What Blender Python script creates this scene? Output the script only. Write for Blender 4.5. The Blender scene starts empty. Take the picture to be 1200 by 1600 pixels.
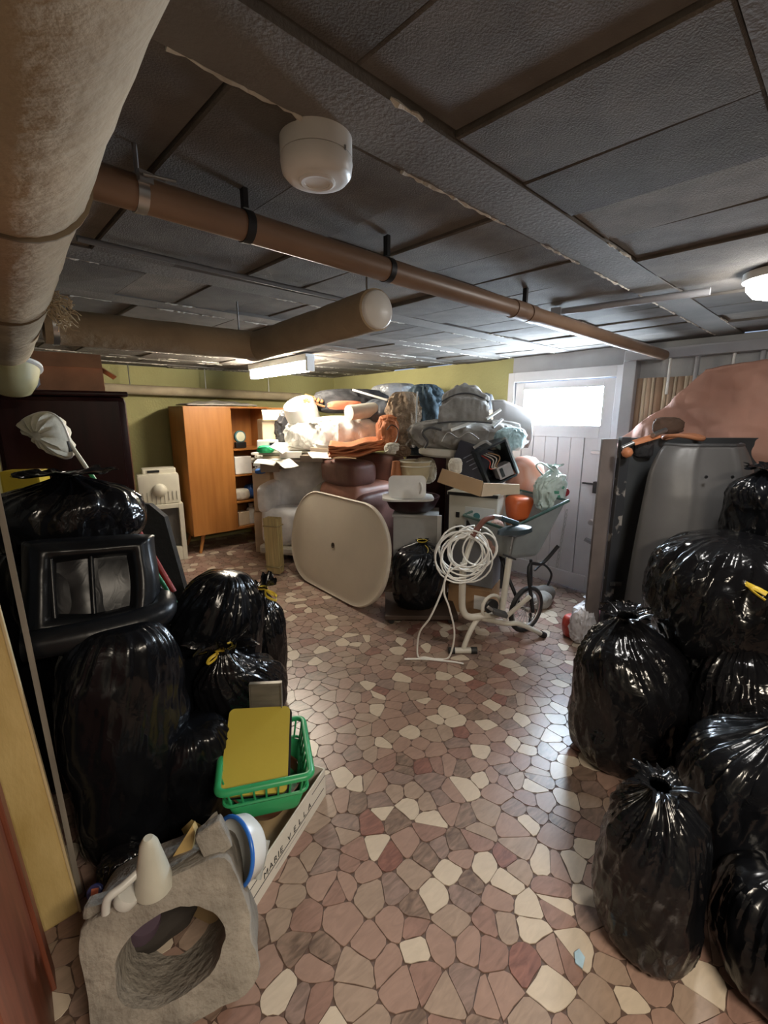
import bpy, bmesh, math, random
import numpy as np
from mathutils import Vector, Matrix, Euler
rnd = random.Random(7)
PI = math.pi
scene = bpy.context.scene
COL = scene.collection

# ------------------------------------------------------------------ camera
FPX = 711.0
PITCH = math.atan(.215)
YAW = math.radians(39.7)
EYE = 1.65
cd = bpy.data.cameras.new('camera'); cd.sensor_fit = 'HORIZONTAL'; cd.sensor_width = 36.0
cd.lens = 36.0 * FPX / 1200.0; cd.clip_start = .02
cam = bpy.data.objects.new('camera', cd); COL.objects.link(cam)
cam.location = (0, 0, EYE); cam.rotation_euler = (PI / 2 - PITCH, 0, -YAW)
scene.camera = cam

# ------------------------------------------------------------------ world, lights, exposure
w = bpy.data.worlds.new('world'); scene.world = w; w.use_nodes = True
w.node_tree.nodes['Background'].inputs[0].default_value = (.55, .7, 1, 1)
w.node_tree.nodes['Background'].inputs[1].default_value = .3
vs = scene.view_settings
vs.view_transform = 'Standard'; vs.look = 'None'; vs.gamma = 1; vs.use_curve_mapping = False
vs.exposure = 1.25
TUBE_POWER = 52.0       # emission strength of the fluorescent tube
BULB_POWER = 36.0       # round ceiling lamp at the door side
PANE_POWER = 60.0       # daylight through the frosted door pane
REAR_POWER = 30.0       # lamp of the passage behind the photographer


def lamp_light(name, loc, size, power, color, rot=(0, 0, 0)):
    l = bpy.data.lights.new(name, 'AREA'); l.shape = 'RECTANGLE'; l.size, l.size_y = size
    l.energy = power; l.color = color
    o = bpy.data.objects.new(name, l); COL.objects.link(o); o.location = loc; o.rotation_euler = rot
    return o


lamp_light('passage_lamp', (.42, -.85, 2.12), (.9, .25), REAR_POWER, (1, .87, .70))

# ------------------------------------------------------------------ helpers
RV = Vector((math.cos(YAW), -math.sin(YAW), 0))
FH = Vector((math.sin(YAW), math.cos(YAW), 0))
UV_ = Vector((math.sin(YAW) * math.sin(PITCH), math.cos(YAW) * math.sin(PITCH), math.cos(PITCH)))
FV = Vector((math.sin(YAW) * math.cos(PITCH), math.cos(YAW) * math.cos(PITCH), -math.sin(PITCH)))


def spot(px, py, fwd, z=None):
    """the place in the room seen at (px, py) and standing FWD metres ahead of the photographer"""
    d = RV * ((px - 600) / FPX) + UV_ * ((800 - py) / FPX) + FV
    p = Vector((0, 0, EYE)) + d * (fwd / d.dot(FH))
    if z is not None: p.z = z
    return p


def on(px, py, axis, v):
    """where the sight line meets the plane axis = v"""
    d = RV * ((px - 600) / FPX) + UV_ * ((800 - py) / FPX) + FV
    o = Vector((0, 0, EYE))
    return o + d * ((v - o[axis]) / d[axis])


def _hash(ix, iy, iz, s):
    n = (ix * 374761393 + iy * 668265263 + iz * 2147483647 + s * 1274126177) & 0xffffffff
    n = ((n ^ (n >> 13)) * 1274126177) & 0xffffffff
    return ((n ^ (n >> 16)) & 0xffff) / 65535.0 * 2 - 1


def noise3(P, seed=0):
    P = np.asarray(P, float); i = np.floor(P).astype(np.int64); f = P - i
    f = f * f * (3 - 2 * f); r = 0
    for dx in (0, 1):
        for dy in (0, 1):
            for dz in (0, 1):
                wgt = (f[:, 0] if dx else 1 - f[:, 0]) * (f[:, 1] if dy else 1 - f[:, 1]) * (f[:, 2] if dz else 1 - f[:, 2])
                r = r + wgt * _hash(i[:, 0] + dx, i[:, 1] + dy, i[:, 2] + dz, seed)
    return r


def ridged(P, seed=0):
    return 1 - np.abs(noise3(P, seed)) * 1.6


def creases(P, n, seed, width):
    """ridge lines of a crumpled sheet: 1 on the borders of random cells"""
    r = np.random.RandomState(seed); lo, hi = P.min(0), P.max(0)
    S = lo + r.rand(n, 3) * (hi - lo)
    d = np.sqrt(((P[:, None, :] - S[None]) ** 2).sum(2)); d.partition(1, axis=1)
    e = d[:, 1] - d[:, 0]
    return np.exp(-(e / width) ** 2), d[:, 0]


MATS = {}


def mat(name, color, rough=.6, metal=0., var=.12, scale=6., bump=.0, bscale=30., spec=.5, stretch=None, color2=None,
        alpha=1., trans=0., coat=0., emit=None, estr=0., sharp=None):
    if name in MATS: return MATS[name]
    m = bpy.data.materials.new(name); m.use_nodes = True; MATS[name] = m
    nt = m.node_tree; b = nt.nodes['Principled BSDF']; L = nt.links.new
    b.inputs['Roughness'].default_value = rough; b.inputs['Metallic'].default_value = metal
    b.inputs['Specular IOR Level'].default_value = spec
    b.inputs['Alpha'].default_value = alpha; b.inputs['Transmission Weight'].default_value = trans
    b.inputs['Coat Weight'].default_value = coat; b.inputs['Coat Roughness'].default_value = .15
    tc = nt.nodes.new('ShaderNodeTexCoord'); mp = nt.nodes.new('ShaderNodeMapping')
    if stretch: mp.inputs['Scale'].default_value = stretch
    L(tc.outputs['Object'], mp.inputs[0])
    nz = nt.nodes.new('ShaderNodeTexNoise'); nz.inputs['Scale'].default_value = scale; nz.inputs['Detail'].default_value = 6
    L(mp.outputs[0], nz.inputs['Vector'])
    rp = nt.nodes.new('ShaderNodeValToRGB'); L(nz.outputs[0], rp.inputs[0])
    c = Vector(color[:3]); lo = c * (1 - var); hi = c * (1 + var)
    if color2: lo, hi = c, Vector(color2)
    rp.color_ramp.elements[0].position, rp.color_ramp.elements[1].position = sharp or (.3, .7)
    rp.color_ramp.elements[0].color = (*lo, 1); rp.color_ramp.elements[1].color = (*hi, 1)
    L(rp.outputs[0], b.inputs['Base Color'])
    if bump:
        n2 = nt.nodes.new('ShaderNodeTexNoise'); n2.inputs['Scale'].default_value = bscale; n2.inputs['Detail'].default_value = 5
        L(mp.outputs[0], n2.inputs['Vector'])
        bp = nt.nodes.new('ShaderNodeBump'); bp.inputs['Strength'].default_value = bump; bp.inputs['Distance'].default_value = .02
        L(n2.outputs[0], bp.inputs['Height']); L(bp.outputs[0], b.inputs['Normal'])
    if emit:
        b.inputs['Emission Color'].default_value = (*emit, 1); b.inputs['Emission Strength'].default_value = estr
    return m


def bag_mat(name, color, rough=.3, spec=.5, bump=.35, trans=0., alpha=1.):
    """thin plastic film: fine creases as relief"""
    m = mat(name, color, rough, spec=spec, var=.3, scale=4, trans=trans, alpha=alpha)
    nt = m.node_tree; L = nt.links.new; b = nt.nodes['Principled BSDF']
    if b.inputs['Normal'].is_linked: return m
    tc = nt.nodes.new('ShaderNodeTexCoord'); nz = nt.nodes.new('ShaderNodeTexNoise'); nz.inputs['Scale'].default_value = 5
    L(tc.outputs['Object'], nz.inputs['Vector'])
    mx = nt.nodes.new('ShaderNodeVectorMath'); mx.operation = 'MULTIPLY_ADD'
    mx.inputs[1].default_value = (.35, .35, .35); L(nz.outputs['Color'], mx.inputs[0]); L(tc.outputs['Object'], mx.inputs[2])
    mp = nt.nodes.new('ShaderNodeMapping'); mp.inputs['Scale'].default_value = (1, 1, .45); L(mx.outputs[0], mp.inputs[0])
    vo = nt.nodes.new('ShaderNodeTexVoronoi'); vo.inputs['Scale'].default_value = 13; L(mp.outputs[0], vo.inputs['Vector'])
    v2 = nt.nodes.new('ShaderNodeTexNoise'); v2.inputs['Scale'].default_value = 9; v2.inputs['Detail'].default_value = 3; v2.inputs['Distortion'].default_value = 1.2
    L(mp.outputs[0], v2.inputs['Vector'])
    ad = nt.nodes.new('ShaderNodeMath'); ad.operation = 'MULTIPLY_ADD'; ad.inputs[1].default_value = .55
    L(vo.outputs['Distance'], ad.inputs[0]); L(v2.outputs[0], ad.inputs[2])
    bp = nt.nodes.new('ShaderNodeBump'); bp.inputs['Strength'].default_value = bump; bp.inputs['Distance'].default_value = .03
    L(ad.outputs[0], bp.inputs['Height']); L(bp.outputs[0], b.inputs['Normal'])
    return m


class MB:
    """collects shapes of one mesh"""
    def __init__(s): s.v, s.f, s.m = [], [], []

    def add(s, V, F, mi=0, M=None):
        o = len(s.v)
        s.v += [tuple(M @ Vector(p)) if M is not None else tuple(p) for p in V]
        s.f += [tuple(i + o for i in q) for q in F]; s.m += [mi] * len(F)
        return s

    def box(s, size, loc=(0, 0, 0), rot=(0, 0, 0), bev=0., mi=0, M=None):
        bm = bmesh.new(); bmesh.ops.create_cube(bm, size=1)
        bmesh.ops.scale(bm, vec=size, verts=bm.verts)
        if bev: bmesh.ops.bevel(bm, geom=bm.edges[:], offset=bev, segments=2, affect='EDGES', profile=.6)
        X = Matrix.Translation(loc) @ Euler(rot).to_matrix().to_4x4()
        if M is not None: X = M @ X
        bm.verts.index_update()
        s.add([v.co for v in bm.verts], [[v.index for v in f.verts] for f in bm.faces], mi, X); bm.free(); return s

    def tube(s, pts, r, n=8, closed=False, mi=0, M=None, flat=1.):
        P = [Vector(p) for p in pts]; N = len(P)
        R = r if isinstance(r, (list, tuple)) else [r] * N
        V = []; up = None
        for i in range(N):
            a = P[i - 1] if (i or closed) else P[i]; b = P[(i + 1) % N] if (i < N - 1 or closed) else P[i]
            t = (b - a).normalized()
            if up is None: up = t.orthogonal().normalized()
            up = (up - t * up.dot(t)); up = up.normalized() if up.length > 1e-6 else t.orthogonal().normalized()
            sd = t.cross(up)
            for k in range(n):
                q = 2 * PI * k / n
                V.append(P[i] + (up * math.cos(q) + sd * (math.sin(q) * flat)) * R[i])
        F = []
        for i in range(N if closed else N - 1):
            j = (i + 1) % N
            for k in range(n):
                l = (k + 1) % n
                F.append((i * n + k, i * n + l, j * n + l, j * n + k))
        if not closed:
            F.append(tuple(reversed(range(n)))); F.append(tuple(range((N - 1) * n, N * n)))
        return s.add(V, F, mi, M)

    def lathe(s, prof, n=28, loc=(0, 0, 0), rot=(0, 0, 0), mi=0, M=None):
        V, F = [], []
        for (r, z) in prof:
            for k in range(n):
                q = 2 * PI * k / n; V.append((r * math.cos(q), r * math.sin(q), z))
        for i in range(len(prof) - 1):
            for k in range(n):
                l = (k + 1) % n; F.append((i * n + k, i * n + l, (i + 1) * n + l, (i + 1) * n + k))
        F.append(tuple(reversed(range(n)))); F.append(tuple(range((len(prof) - 1) * n, len(prof) * n)))
        X = Matrix.Translation(loc) @ Euler(rot).to_matrix().to_4x4()
        if M is not None: X = M @ X
        return s.add(V, F, mi, X)

    def prism(s, outline, depth, loc=(0, 0, 0), rot=(0, 0, 0), mi=0, M=None):
        """outline in local xy, extruded along local z from 0 to depth"""
        n = len(outline)
        V = [(x, y, 0) for x, y in outline] + [(x, y, depth) for x, y in outline]
        F = [tuple(reversed(range(n))), tuple(range(n, 2 * n))] + [(k, (k + 1) % n, n + (k + 1) % n, n + k) for k in range(n)]
        X = Matrix.Translation(loc) @ Euler(rot).to_matrix().to_4x4()
        if M is not None: X = M @ X
        return s.add(V, F, mi, X)

    def grid(s, fn, nu, nv, mi=0, M=None):
        V = [fn(i / nu, j / nv) for j in range(nv + 1) for i in range(nu + 1)]
        F = [(j * (nu + 1) + i, j * (nu + 1) + i + 1, (j + 1) * (nu + 1) + i + 1, (j + 1) * (nu + 1) + i) for j in range(nv) for i in range(nu)]
        return s.add(V, F, mi, M)

    def done(s, name, mats, parent=None, loc=(0, 0, 0), rot=(0, 0, 0), smooth=False, solid=0.):
        me = bpy.data.meshes.new(name); me.from_pydata(s.v, [], s.f)
        for m in (mats if isinstance(mats, (list, tuple)) else [mats]): me.materials.append(m)
        if any(s.m): me.polygons.foreach_set('material_index', s.m)
        bm = bmesh.new(); bm.from_mesh(me); bmesh.ops.recalc_face_normals(bm, faces=bm.faces); bm.to_mesh(me); bm.free()
        if smooth:
            me.polygons.foreach_set('use_smooth', [True] * len(me.polygons))
            me.set_sharp_from_angle(angle=math.radians(smooth if smooth is not True else 50))
        o = bpy.data.objects.new(name, me); COL.objects.link(o)
        o.location = loc; o.rotation_euler = rot
        if parent: o.parent = parent
        if solid:
            md = o.modifiers.new('thickness', 'SOLIDIFY'); md.thickness = solid; md.offset = 0
        return o


def thing(name, label, cat, loc=(0, 0, 0), rotz=0., group=None):
    o = bpy.data.objects.new(name, None); COL.objects.link(o); o.empty_display_size = .1
    o.location = loc; o.rotation_euler = (0, 0, rotz)
    o['label'] = label; o['category'] = cat
    if group: o['group'] = group
    return o


def tag(o, label, cat, group=None):
    o['label'] = label; o['category'] = cat
    if group: o['group'] = group
    return o


def struct(o):
    o['kind'] = 'structure'; return o


def spline(pts, n=8, closed=False):
    P = [Vector(p) for p in pts]; N = len(P); out = []
    for i in range(N if closed else N - 1):
        if closed: a, b, c, d = P[i - 1], P[i], P[(i + 1) % N], P[(i + 2) % N]
        else: a, b, c, d = P[max(i - 1, 0)], P[i], P[i + 1], P[min(i + 2, N - 1)]
        for k in range(n):
            t = k / n
            out.append(.5 * ((2 * b) + (c - a) * t + (2 * a - 5 * b + 4 * c - d) * t * t + (3 * b - a - 3 * c + d) * t ** 3))
    if not closed: out.append(P[-1])
    return out


def rrect(w_, h_, r, n=6):
    o = []
    for cx, cy, a0 in ((w_ / 2 - r, h_ / 2 - r, 0), (-w_ / 2 + r, h_ / 2 - r, 90), (-w_ / 2 + r, -h_ / 2 + r, 180), (w_ / 2 - r, -h_ / 2 + r, 270)):
        for k in range(n + 1):
            a = math.radians(a0 + 90 * k / n); o.append((cx + r * math.cos(a), cy + r * math.sin(a)))
    return o


# ------------------------------------------------------------------ materials
BLACK = bag_mat('black_film', (.0045, .005, .0065), rough=.2, spec=.36, bump=.17)
BLACKS = bag_mat('black_film_slack', (.0055, .0055, .0065), rough=.17, spec=.42, bump=.30)
WHITEF = bag_mat('white_film', (.82, .80, .76), rough=.4, bump=.5)
GREYF = bag_mat('grey_film', (.30, .31, .33), rough=.3, bump=.4)
YELLOW = mat('yellow_tie', (.75, .55, .06), .45)
PVCB = mat('brown_pvc', (.25, .155, .10), .42, var=.12, scale=5)
PVCW = mat('white_pvc', (.72, .71, .68), .4)
STEEL = mat('galvanised_steel', (.45, .45, .45), .35, .9)
DARKST = mat('dark_iron', (.03, .03, .032), .5, .5)
GREYPAINT = mat('grey_paint', (.36, .36, .38), .55, var=.14, scale=3)
LAG = mat('canvas_lagging', (.40, .315, .21), .85, var=.30, scale=2.2, bump=.35, bscale=26)
CARD = mat('cardboard', (.42, .28, .16), .8, var=.1)
CARDP = mat('pale_cardboard', (.62, .50, .36), .8, var=.08)
WHITEP = mat('white_plastic', (.78, .77, .74), .4)
CREAM = mat('cream_enamel', (.66, .62, .51), .4, var=.06)
WOODO = mat('orange_veneer', (.33, .125, .028), .38, color2=(.43, .18, .045), scale=3.2, stretch=(6, 6, .5))
WOODD = mat('mahogany', (.026, .0055, .005), .3, var=.4, scale=3, stretch=(5, 5, .6), spec=.22)
WOODP = mat('pale_pine', (.55, .42, .23), .7, var=.18, scale=5, stretch=(8, 8, .7))
LEATHER_LIT = mat('lit_brown_leather', (.38, .18, .13), .42, var=.25, scale=5, bump=.15)  # lighter copy of the leather: lamplight on the armchair body put into the colour
LEATHER_SHADE = mat('shaded_brown_leather', (.17, .08, .065), .45, var=.25, scale=5, bump=.15)  # same leather with shade painted in, for cushion, backrest and far armrest
PAPER = mat('paper', (.85, .82, .75), .7, var=.06)
SHADEW = mat('offwhite_fabric', (.62, .58, .50), .8, var=.1, bump=.2)
GREYCL = mat('grey_cloth', (.27, .255, .235), .85, var=.2, scale=8, bump=.3)
BLUECL = mat('blue_grey_cloth', (.075, .11, .135), .85, var=.3, scale=7, bump=.4)
FUR = mat('tan_fur', (.36, .27, .19), .95, var=.35, scale=18, bump=.8, bscale=60)
ORANGE = mat('orange_cloth', (.58, .20, .08), .7, var=.2, scale=6, bump=.2)
ORANGEP = mat('orange_plastic', (.60, .12, .03), .35, var=.15)
CONC = mat('rough_concrete', (.25, .225, .19), .95, var=.32, scale=7, bump=.55, bscale=45)
GREENP = mat('green_plastic', (.03, .30, .11), .35, var=.1)
BLKP = mat('black_plastic', (.012, .012, .013), .4)
DARKGR = mat('dark_grey_plastic', (.06, .06, .063), .5, var=.2, scale=5)
CHARC = mat('charcoal_cloth', (.022, .022, .025), .8, var=.3, bump=.3)
REDW = mat('red_paint', (.30, .02, .018), .4)
WHITEC = mat('white_cable', (.80, .79, .75), .45)
RUBBER = mat('rubber', (.015, .015, .015), .6)

# ------------------------------------------------------------------ room shell
XL, XR, YB, YF, H = -.34, 4.06, 6.1, -2.4, 2.2
SHEAR = .075                                     # the ceiling beams run slightly askew to the walls


def wallmat(name, c, var=.08, bump=.2):
    return mat(name, c, .8, var=var, scale=2.2, bump=bump, bscale=40)


GREENW = wallmat('yellow_green_plaster', (.38, .36, .16))
GREYW = wallmat('grey_plaster', (.40, .40, .40), .15)
struct(MB().box((XR - XL + .3, .12, H), ((XL + XR) / 2, YB + .06, H / 2)).done('wall_back', GREENW))
struct(MB().box((.12, YB - YF, H), (XL - .06, (YB + YF) / 2, H / 2)).done('wall_left', wallmat('dim_plaster', (.13, .115, .09))))
struct(MB().box((XR - XL + .3, .12, H), ((XL + XR) / 2, YF - .06, H / 2)).done('wall_front', wallmat('dark_plaster', (.05, .045, .04))))
# door wall: yellow-green left of the door, grey right of it, a lintel above
DY0, DY1, DZ = 1.80, 2.80, 1.96
wr = struct(MB().box((.12, YB - DY1 - .05, H), (XR + .06, (YB + DY1 + .05) / 2, H / 2)).done('wall_right', GREENW))
MB().box((.12, DY0 - .05 - YF, H), (XR + .06, (DY0 - .05 + YF) / 2, H / 2)).done('garage_side', GREYW, wr)
MB().box((.12, DY1 - DY0 + .1, H - DZ - .05), (XR + .06, (DY0 + DY1) / 2, (H + DZ + .05) / 2)).done('lintel', GREYPAINT, wr)

# floor: grout bed and irregular stones
fl = struct(MB().box((XR - XL + .4, YB - YF + .3, .1), ((XL + XR) / 2, (YB + YF) / 2, -.0535)).done('floor', mat('floor_bed', (.10, .062, .048), .55)))


def stone_mat(name, c, v=.12):
    m = mat(name, c, .31, var=v, scale=11, stretch=(1, 3.2, 1), spec=.5)
    nt = m.node_tree; g = nt.nodes.new('ShaderNodeNewGeometry'); mp = [n for n in nt.nodes if n.type == 'MAPPING'][0]
    nt.links.new(g.outputs['Position'], mp.inputs[0])
    nz = [n for n in nt.nodes if n.type == 'TEX_NOISE'][0]; nz.inputs['Distortion'].default_value = 1.6
    mp.inputs['Rotation'].default_value = (0, 0, rnd.random() * 3)
    return m


STONES = [stone_mat('stone_cream', (.50, .42, .33), .07), stone_mat('stone_pink', (.29, .19, .15)), stone_mat('stone_rose', (.24, .145, .115), .2),
          stone_mat('stone_tan', (.30, .22, .17), .14), stone_mat('stone_red', (.20, .095, .075), .3), stone_mat('stone_brown', (.19, .13, .10), .42),
          stone_mat('stone_dusky', (.215, .15, .125), .3)]
SW = [11, 26, 16, 18, 5, 9, 10]


def clip(poly, nx, ny, c):
    out = []
    for i in range(len(poly)):
        a, b = poly[i], poly[(i + 1) % len(poly)]
        da, db = a[0] * nx + a[1] * ny - c, b[0] * nx + b[1] * ny - c
        if da <= 0: out.append(a)
        if (da < 0 < db) or (db < 0 < da):
            t = da / (da - db); out.append((a[0] + (b[0] - a[0]) * t, a[1] + (b[1] - a[1]) * t))
    return out


CELL = .088
NX, NY = int((XR - XL) / CELL) + 1, int((YB - YF) / CELL) + 1
seed = {(i, j): (XL + (i + .5 + rnd.uniform(-.47, .47)) * CELL, YF + (j + .5 + rnd.uniform(-.47, .47)) * CELL) for i in range(-2, NX + 2) for j in range(-2, NY + 2)}
cells = []
for i in range(NX):
    for j in range(NY):
        x, y = seed[i, j]
        poly = [(x - .16, y - .16), (x + .16, y - .16), (x + .16, y + .16), (x - .16, y + .16)]
        for di in range(-2, 3):
            for dj in range(-2, 3):
                if di or dj:
                    a, b = seed[i + di, j + dj]; dx, dy = a - x, b - y; l = math.hypot(dx, dy)
                    if l > .27: continue
                    poly = clip(poly, dx / l, dy / l, (dx * (a + x) + dy * (b + y)) / (2 * l) - .0008)
                    if len(poly) < 3: break
            if len(poly) < 3: break
        if len(poly) < 3: continue
        # cut corners and slightly bent edges
        pp = []
        for k in range(len(poly)):
            a, b = Vector(poly[k]), Vector(poly[(k + 1) % len(poly)]); l = (b - a).length
            if l < .012: pp.append(a); continue
            c_ = min(.012, l * .25) / l
            pp.append(a.lerp(b, c_))
            if l > .05: pp.append(a.lerp(b, .5) - Vector((b - a).yx * Vector((1, -1))).normalized() * rnd.uniform(.0, .003) * (1 if rnd.random() < .5 else -.3))
            pp.append(a.lerp(b, 1 - c_))
        cells.append((x, y, pp, rnd.choices(range(7), SW)[0]))


def seen_size(c):
    x, y = c[0], c[1]; v = Vector((x, y, -EYE)); d = v.dot(FV)
    if d < .2: return 0
    px, py = 600 + FPX * v.dot(RV) / d, 800 - FPX * v.dot(UV_) / d
    if not (-40 < px < 1240 and -40 < py < 1640): return 0
    if x < .35 and y < 2.3 or x > 2.4 and y < 1.0 or x > 1.4 and y < .25: return 0
    return 1 / d


order = sorted(cells, key=seen_size, reverse=True)
rest = MB()
for n_, (x, y, pp, mi) in enumerate(order):
    z = rnd.uniform(-.0006, .0006); N = len(pp)
    top = [(p[0] - x, p[1] - y) for p in pp]
    V = [(a * .985, b * .985, z) for a, b in top] + [(a, b, -.0022) for a, b in top]
    F = [tuple(range(N))] + [(k, (k + 1) % N, N + (k + 1) % N, N + k) for k in range(N)]
    if n_ < 290:
        MB().add(V, F).done('stone', STONES[mi], fl, loc=(x, y, 0))
    else:
        rest.add(V, F, mi, Matrix.Translation((x, y, 0)))
rest.done('far_stones', STONES, fl)['kind'] = 'stuff'

# ceiling: precast beams with concrete blocks between them
CEILM = [mat('soot_concrete_%d' % k, c, .95, var=.20, scale=9, bump=.28, bscale=230) for k, c in
         enumerate([(.130, .115, .100), (.155, .138, .121), (.108, .097, .086), (.19, .163, .135), (.145, .131, .117)])]
BEAMM = mat('beam_concrete', (.175, .162, .148), .9, var=.2, scale=3.5, bump=.2, bscale=110)
MORT = mat('mortar_crust', (.58, .54, .47), .9, var=.3, scale=14, bump=.4)
ce = struct(MB().box((XR - XL + .4, YB - YF + .3, .1), ((XL + XR) / 2, (YB + YF) / 2, H + .10)).done('ceiling', mat('slab', (.03, .028, .026), .95)))
PITCHB = .62
b0 = .75
xb0, xb1 = XL - .02, XR + .02
me_blk = {}
for k in range(-3, 10):
    yb = b0 + k * PITCHB
    if yb > YB + .3: continue
    # a beam
    bm = MB()
    nseg = 22
    for e in range(nseg):
        xa, xc = xb0 + (xb1 - xb0) * e / nseg, xb0 + (xb1 - xb0) * (e + 1) / nseg
        ya, yc = yb + SHEAR * xa, yb + SHEAR * xc
        V = [(xa, ya - .075, H - .004), (xa, ya + .075, H - .004), (xc, yc + .075, H - .004), (xc, yc - .075, H - .004),
             (xa, ya - .075, H + .06), (xa, ya + .075, H + .06), (xc, yc + .075, H + .06), (xc, yc - .075, H + .06)]
        bm.add(V, [(0, 1, 2, 3), (0, 3, 7, 4), (1, 5, 6, 2)])
    if yb + SHEAR * xb0 > YF: bm.done('concrete_beam', BEAMM, ce)
    # crusts of mortar squeezed out along both edges
    for sgn in (-1, 1):
        mo = MB(); x = xb0 + rnd.random() * .1
        while x < xb1 - .1:
            ln = rnd.uniform(.05, .5)
            if rnd.random() < (.85 if sgn > 0 else .35):
                pts = []; n = max(3, int(ln / .014))
                for q in range(n):
                    xx = x + ln * q / (n - 1)
                    pts.append((xx, yb + SHEAR * xx + sgn * .077 + rnd.uniform(-.0025, .0025), H - .003 + rnd.uniform(-.003, .002)))
                mo.tube(pts, [rnd.uniform(.002, .0065) for _ in pts], 5)
            x += ln + rnd.uniform(.02, .22)
        if mo.v and YF < yb < YB: mo.done('mortar_crust', MORT, ce)['kind'] = 'stuff'
    # the blocks up to the next beam
    x = xb0 + rnd.uniform(-.2, 0) if k else xb0 - .12
    if k == 0: x = .37 - .27 * 4
    while x < xb1:
        x1 = x + .266; xm = (x + x1) / 2
        ya, yc = yb + .079 + SHEAR * xm, yb + PITCHB - .079 + SHEAR * xm
        x2 = min(x1, xb1)
        if yc > YF and ya < YB and x2 - x > .03:
            yc_ = min(yc, YB + .05)
            cx, cy = (x + x2) / 2, (ya + yc_) / 2
            hw, hl = (x2 - x) / 2 - .0003, (yc_ - ya) / 2
            bb = MB(); e = .004
            zt = [rnd.uniform(-.004, .004) for _ in range(4)]
            dz = rnd.choice([0, 0, .004, .010, -.006])
            lo = [(-hw + e, -hl + e), (hw - e, -hl + e), (hw - e, hl - e), (-hw + e, hl - e)]
            up = [(-hw, -hl), (hw, -hl), (hw, hl), (-hw, hl)]
            V = [(a, b, zt[q] + dz) for q, (a, b) in enumerate(lo)] + [(a, b, zt[q] + dz + e) for q, (a, b) in enumerate(up)] + [(a, b, .06) for a, b in up]
            F = [(3, 2, 1, 0)] + [(q, (q + 1) % 4, 4 + (q + 1) % 4, 4 + q) for q in range(4)] + [(4 + q, 4 + (q + 1) % 4, 8 + (q + 1) % 4, 8 + q) for q in range(4)]
            bb.add(V, F).done('concrete_block', CEILM[rnd.choices(range(5), [4, 4, 3, 1, 3])[0]], ce, loc=(cx, cy, H), rot=(0, 0, SHEAR * .9))
        x = x1 + .0015

# ------------------------------------------------------------------ ceiling fittings and doors
for y in (1.12,):
    pass
# small joint pipes and the brown waste pipe under the ceiling
pip = thing('waste_pipe', 'long brown plastic waste pipe hung along the ceiling across the room', 'pipe', (0, 1.16, 2.10))
pA, pB = Vector((-.3, -.03, .012)), Vector((3.95, .27, -.012))
m = MB(); m.tube([pA, pB], .035, 22); m.done('pipe', PVCB, pip, smooth=True)
for k, t in enumerate((.20, .325, .455)):
    p = pA.lerp(pB, (t * 2.45 + .15) / 4.25 * 1.15 - .0)
def pipe_at(px):
    best = min((abs(600 + FPX * (q - Vector((0, 0, EYE))).dot(RV) / (q - Vector((0, 0, EYE))).dot(FV) - px), t) for t in [i / 400 for i in range(20, 400)] for q in [pA.lerp(pB, t) + pip.location])
    return best[1]
for px, mt, nm in ((217, STEEL, 'clamp'), (384, DARKST, 'strap'), (605, DARKST, 'strap'), (820, DARKST, 'strap')):
    t = pipe_at(px); p = pA.lerp(pB, t); d = (pB - pA).normalized()
    c = MB(); c.tube([p - d * .011, p + d * .011], .0375, 22)
    if nm == 'clamp':
        c.tube([p + Vector((0, 0, .04)), p + Vector((0, 0, .10))], .005, 8); c.box((.03, .012, .02), p + Vector((.005, -.038, .02)), (0, 0, .3)); c.tube([p + Vector((0, -.05, .02)), p + Vector((.06, -.06, .02))], .003, 6)
    else:
        c.box((.012, .02, .06), p + Vector((.0, .0, .07)))
    c.done(nm, mt, pip, smooth=True)
j = MB()
for px in (805, 815, 828):
    p = pA.lerp(pB, pipe_at(px)); d = (pB - pA).normalized(); j.tube([p - d * .03, p + d * .03], .039, 22)
j.done('coupling', PVCB, pip, smooth=True)

# lagged ducts
def lagged(name, pts, r, seed, parent, rings=()):
    m = MB(); P = spline(pts, 22); n = 30
    m.tube(P, r, n)
    V = np.array(m.v); N = len(P)
    C = np.repeat(np.array([tuple(p) for p in P]), n, 0)
    d = V - C; k = 1 + .035 * noise3(V * 9, seed) + .02 * noise3(V * 24, seed + 1)
    m.v = [tuple(p) for p in C + d * k[:, None]]
    return m.done(name, LAG, parent, smooth=60)

du = thing('lagged_duct', 'thick canvas-lagged heating duct running overhead beside the copper-brown pipe', 'duct', (.055, 0, 2.02))
lagged('lagging', [(-.005, -.5, .03), (0, .7, .018), (.008, 1.8, 0), (.015, 2.95, -.03)], .112, 3, du)
for y, z in ((.98, .014), (1.80, 0.)):
    s = MB(); s.tube([(.004, y - .004, z), (.004, y + .004, z)], .1175, 30); s.done('seam', mat('lagging_seam', (.20, .155, .10), .9), du, smooth=True)
fz = MB()
r2 = random.Random(4)
for i in range(60):
    a = Vector((.105 + r2.uniform(-.01, .02), 1.78 + r2.uniform(-.05, .05), -.035 + r2.uniform(-.03, .03))); pts = [a]
    for q in range(5): pts.append(pts[-1] + Vector((r2.uniform(-.004, .02), r2.uniform(-.012, .012), r2.uniform(-.022, .006))))
    fz.tube(pts, .0016, 4)
fz.done('loose_fibre_tuft', mat('fibre', (.50, .40, .26), .95), du)['kind'] = 'stuff'
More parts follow.
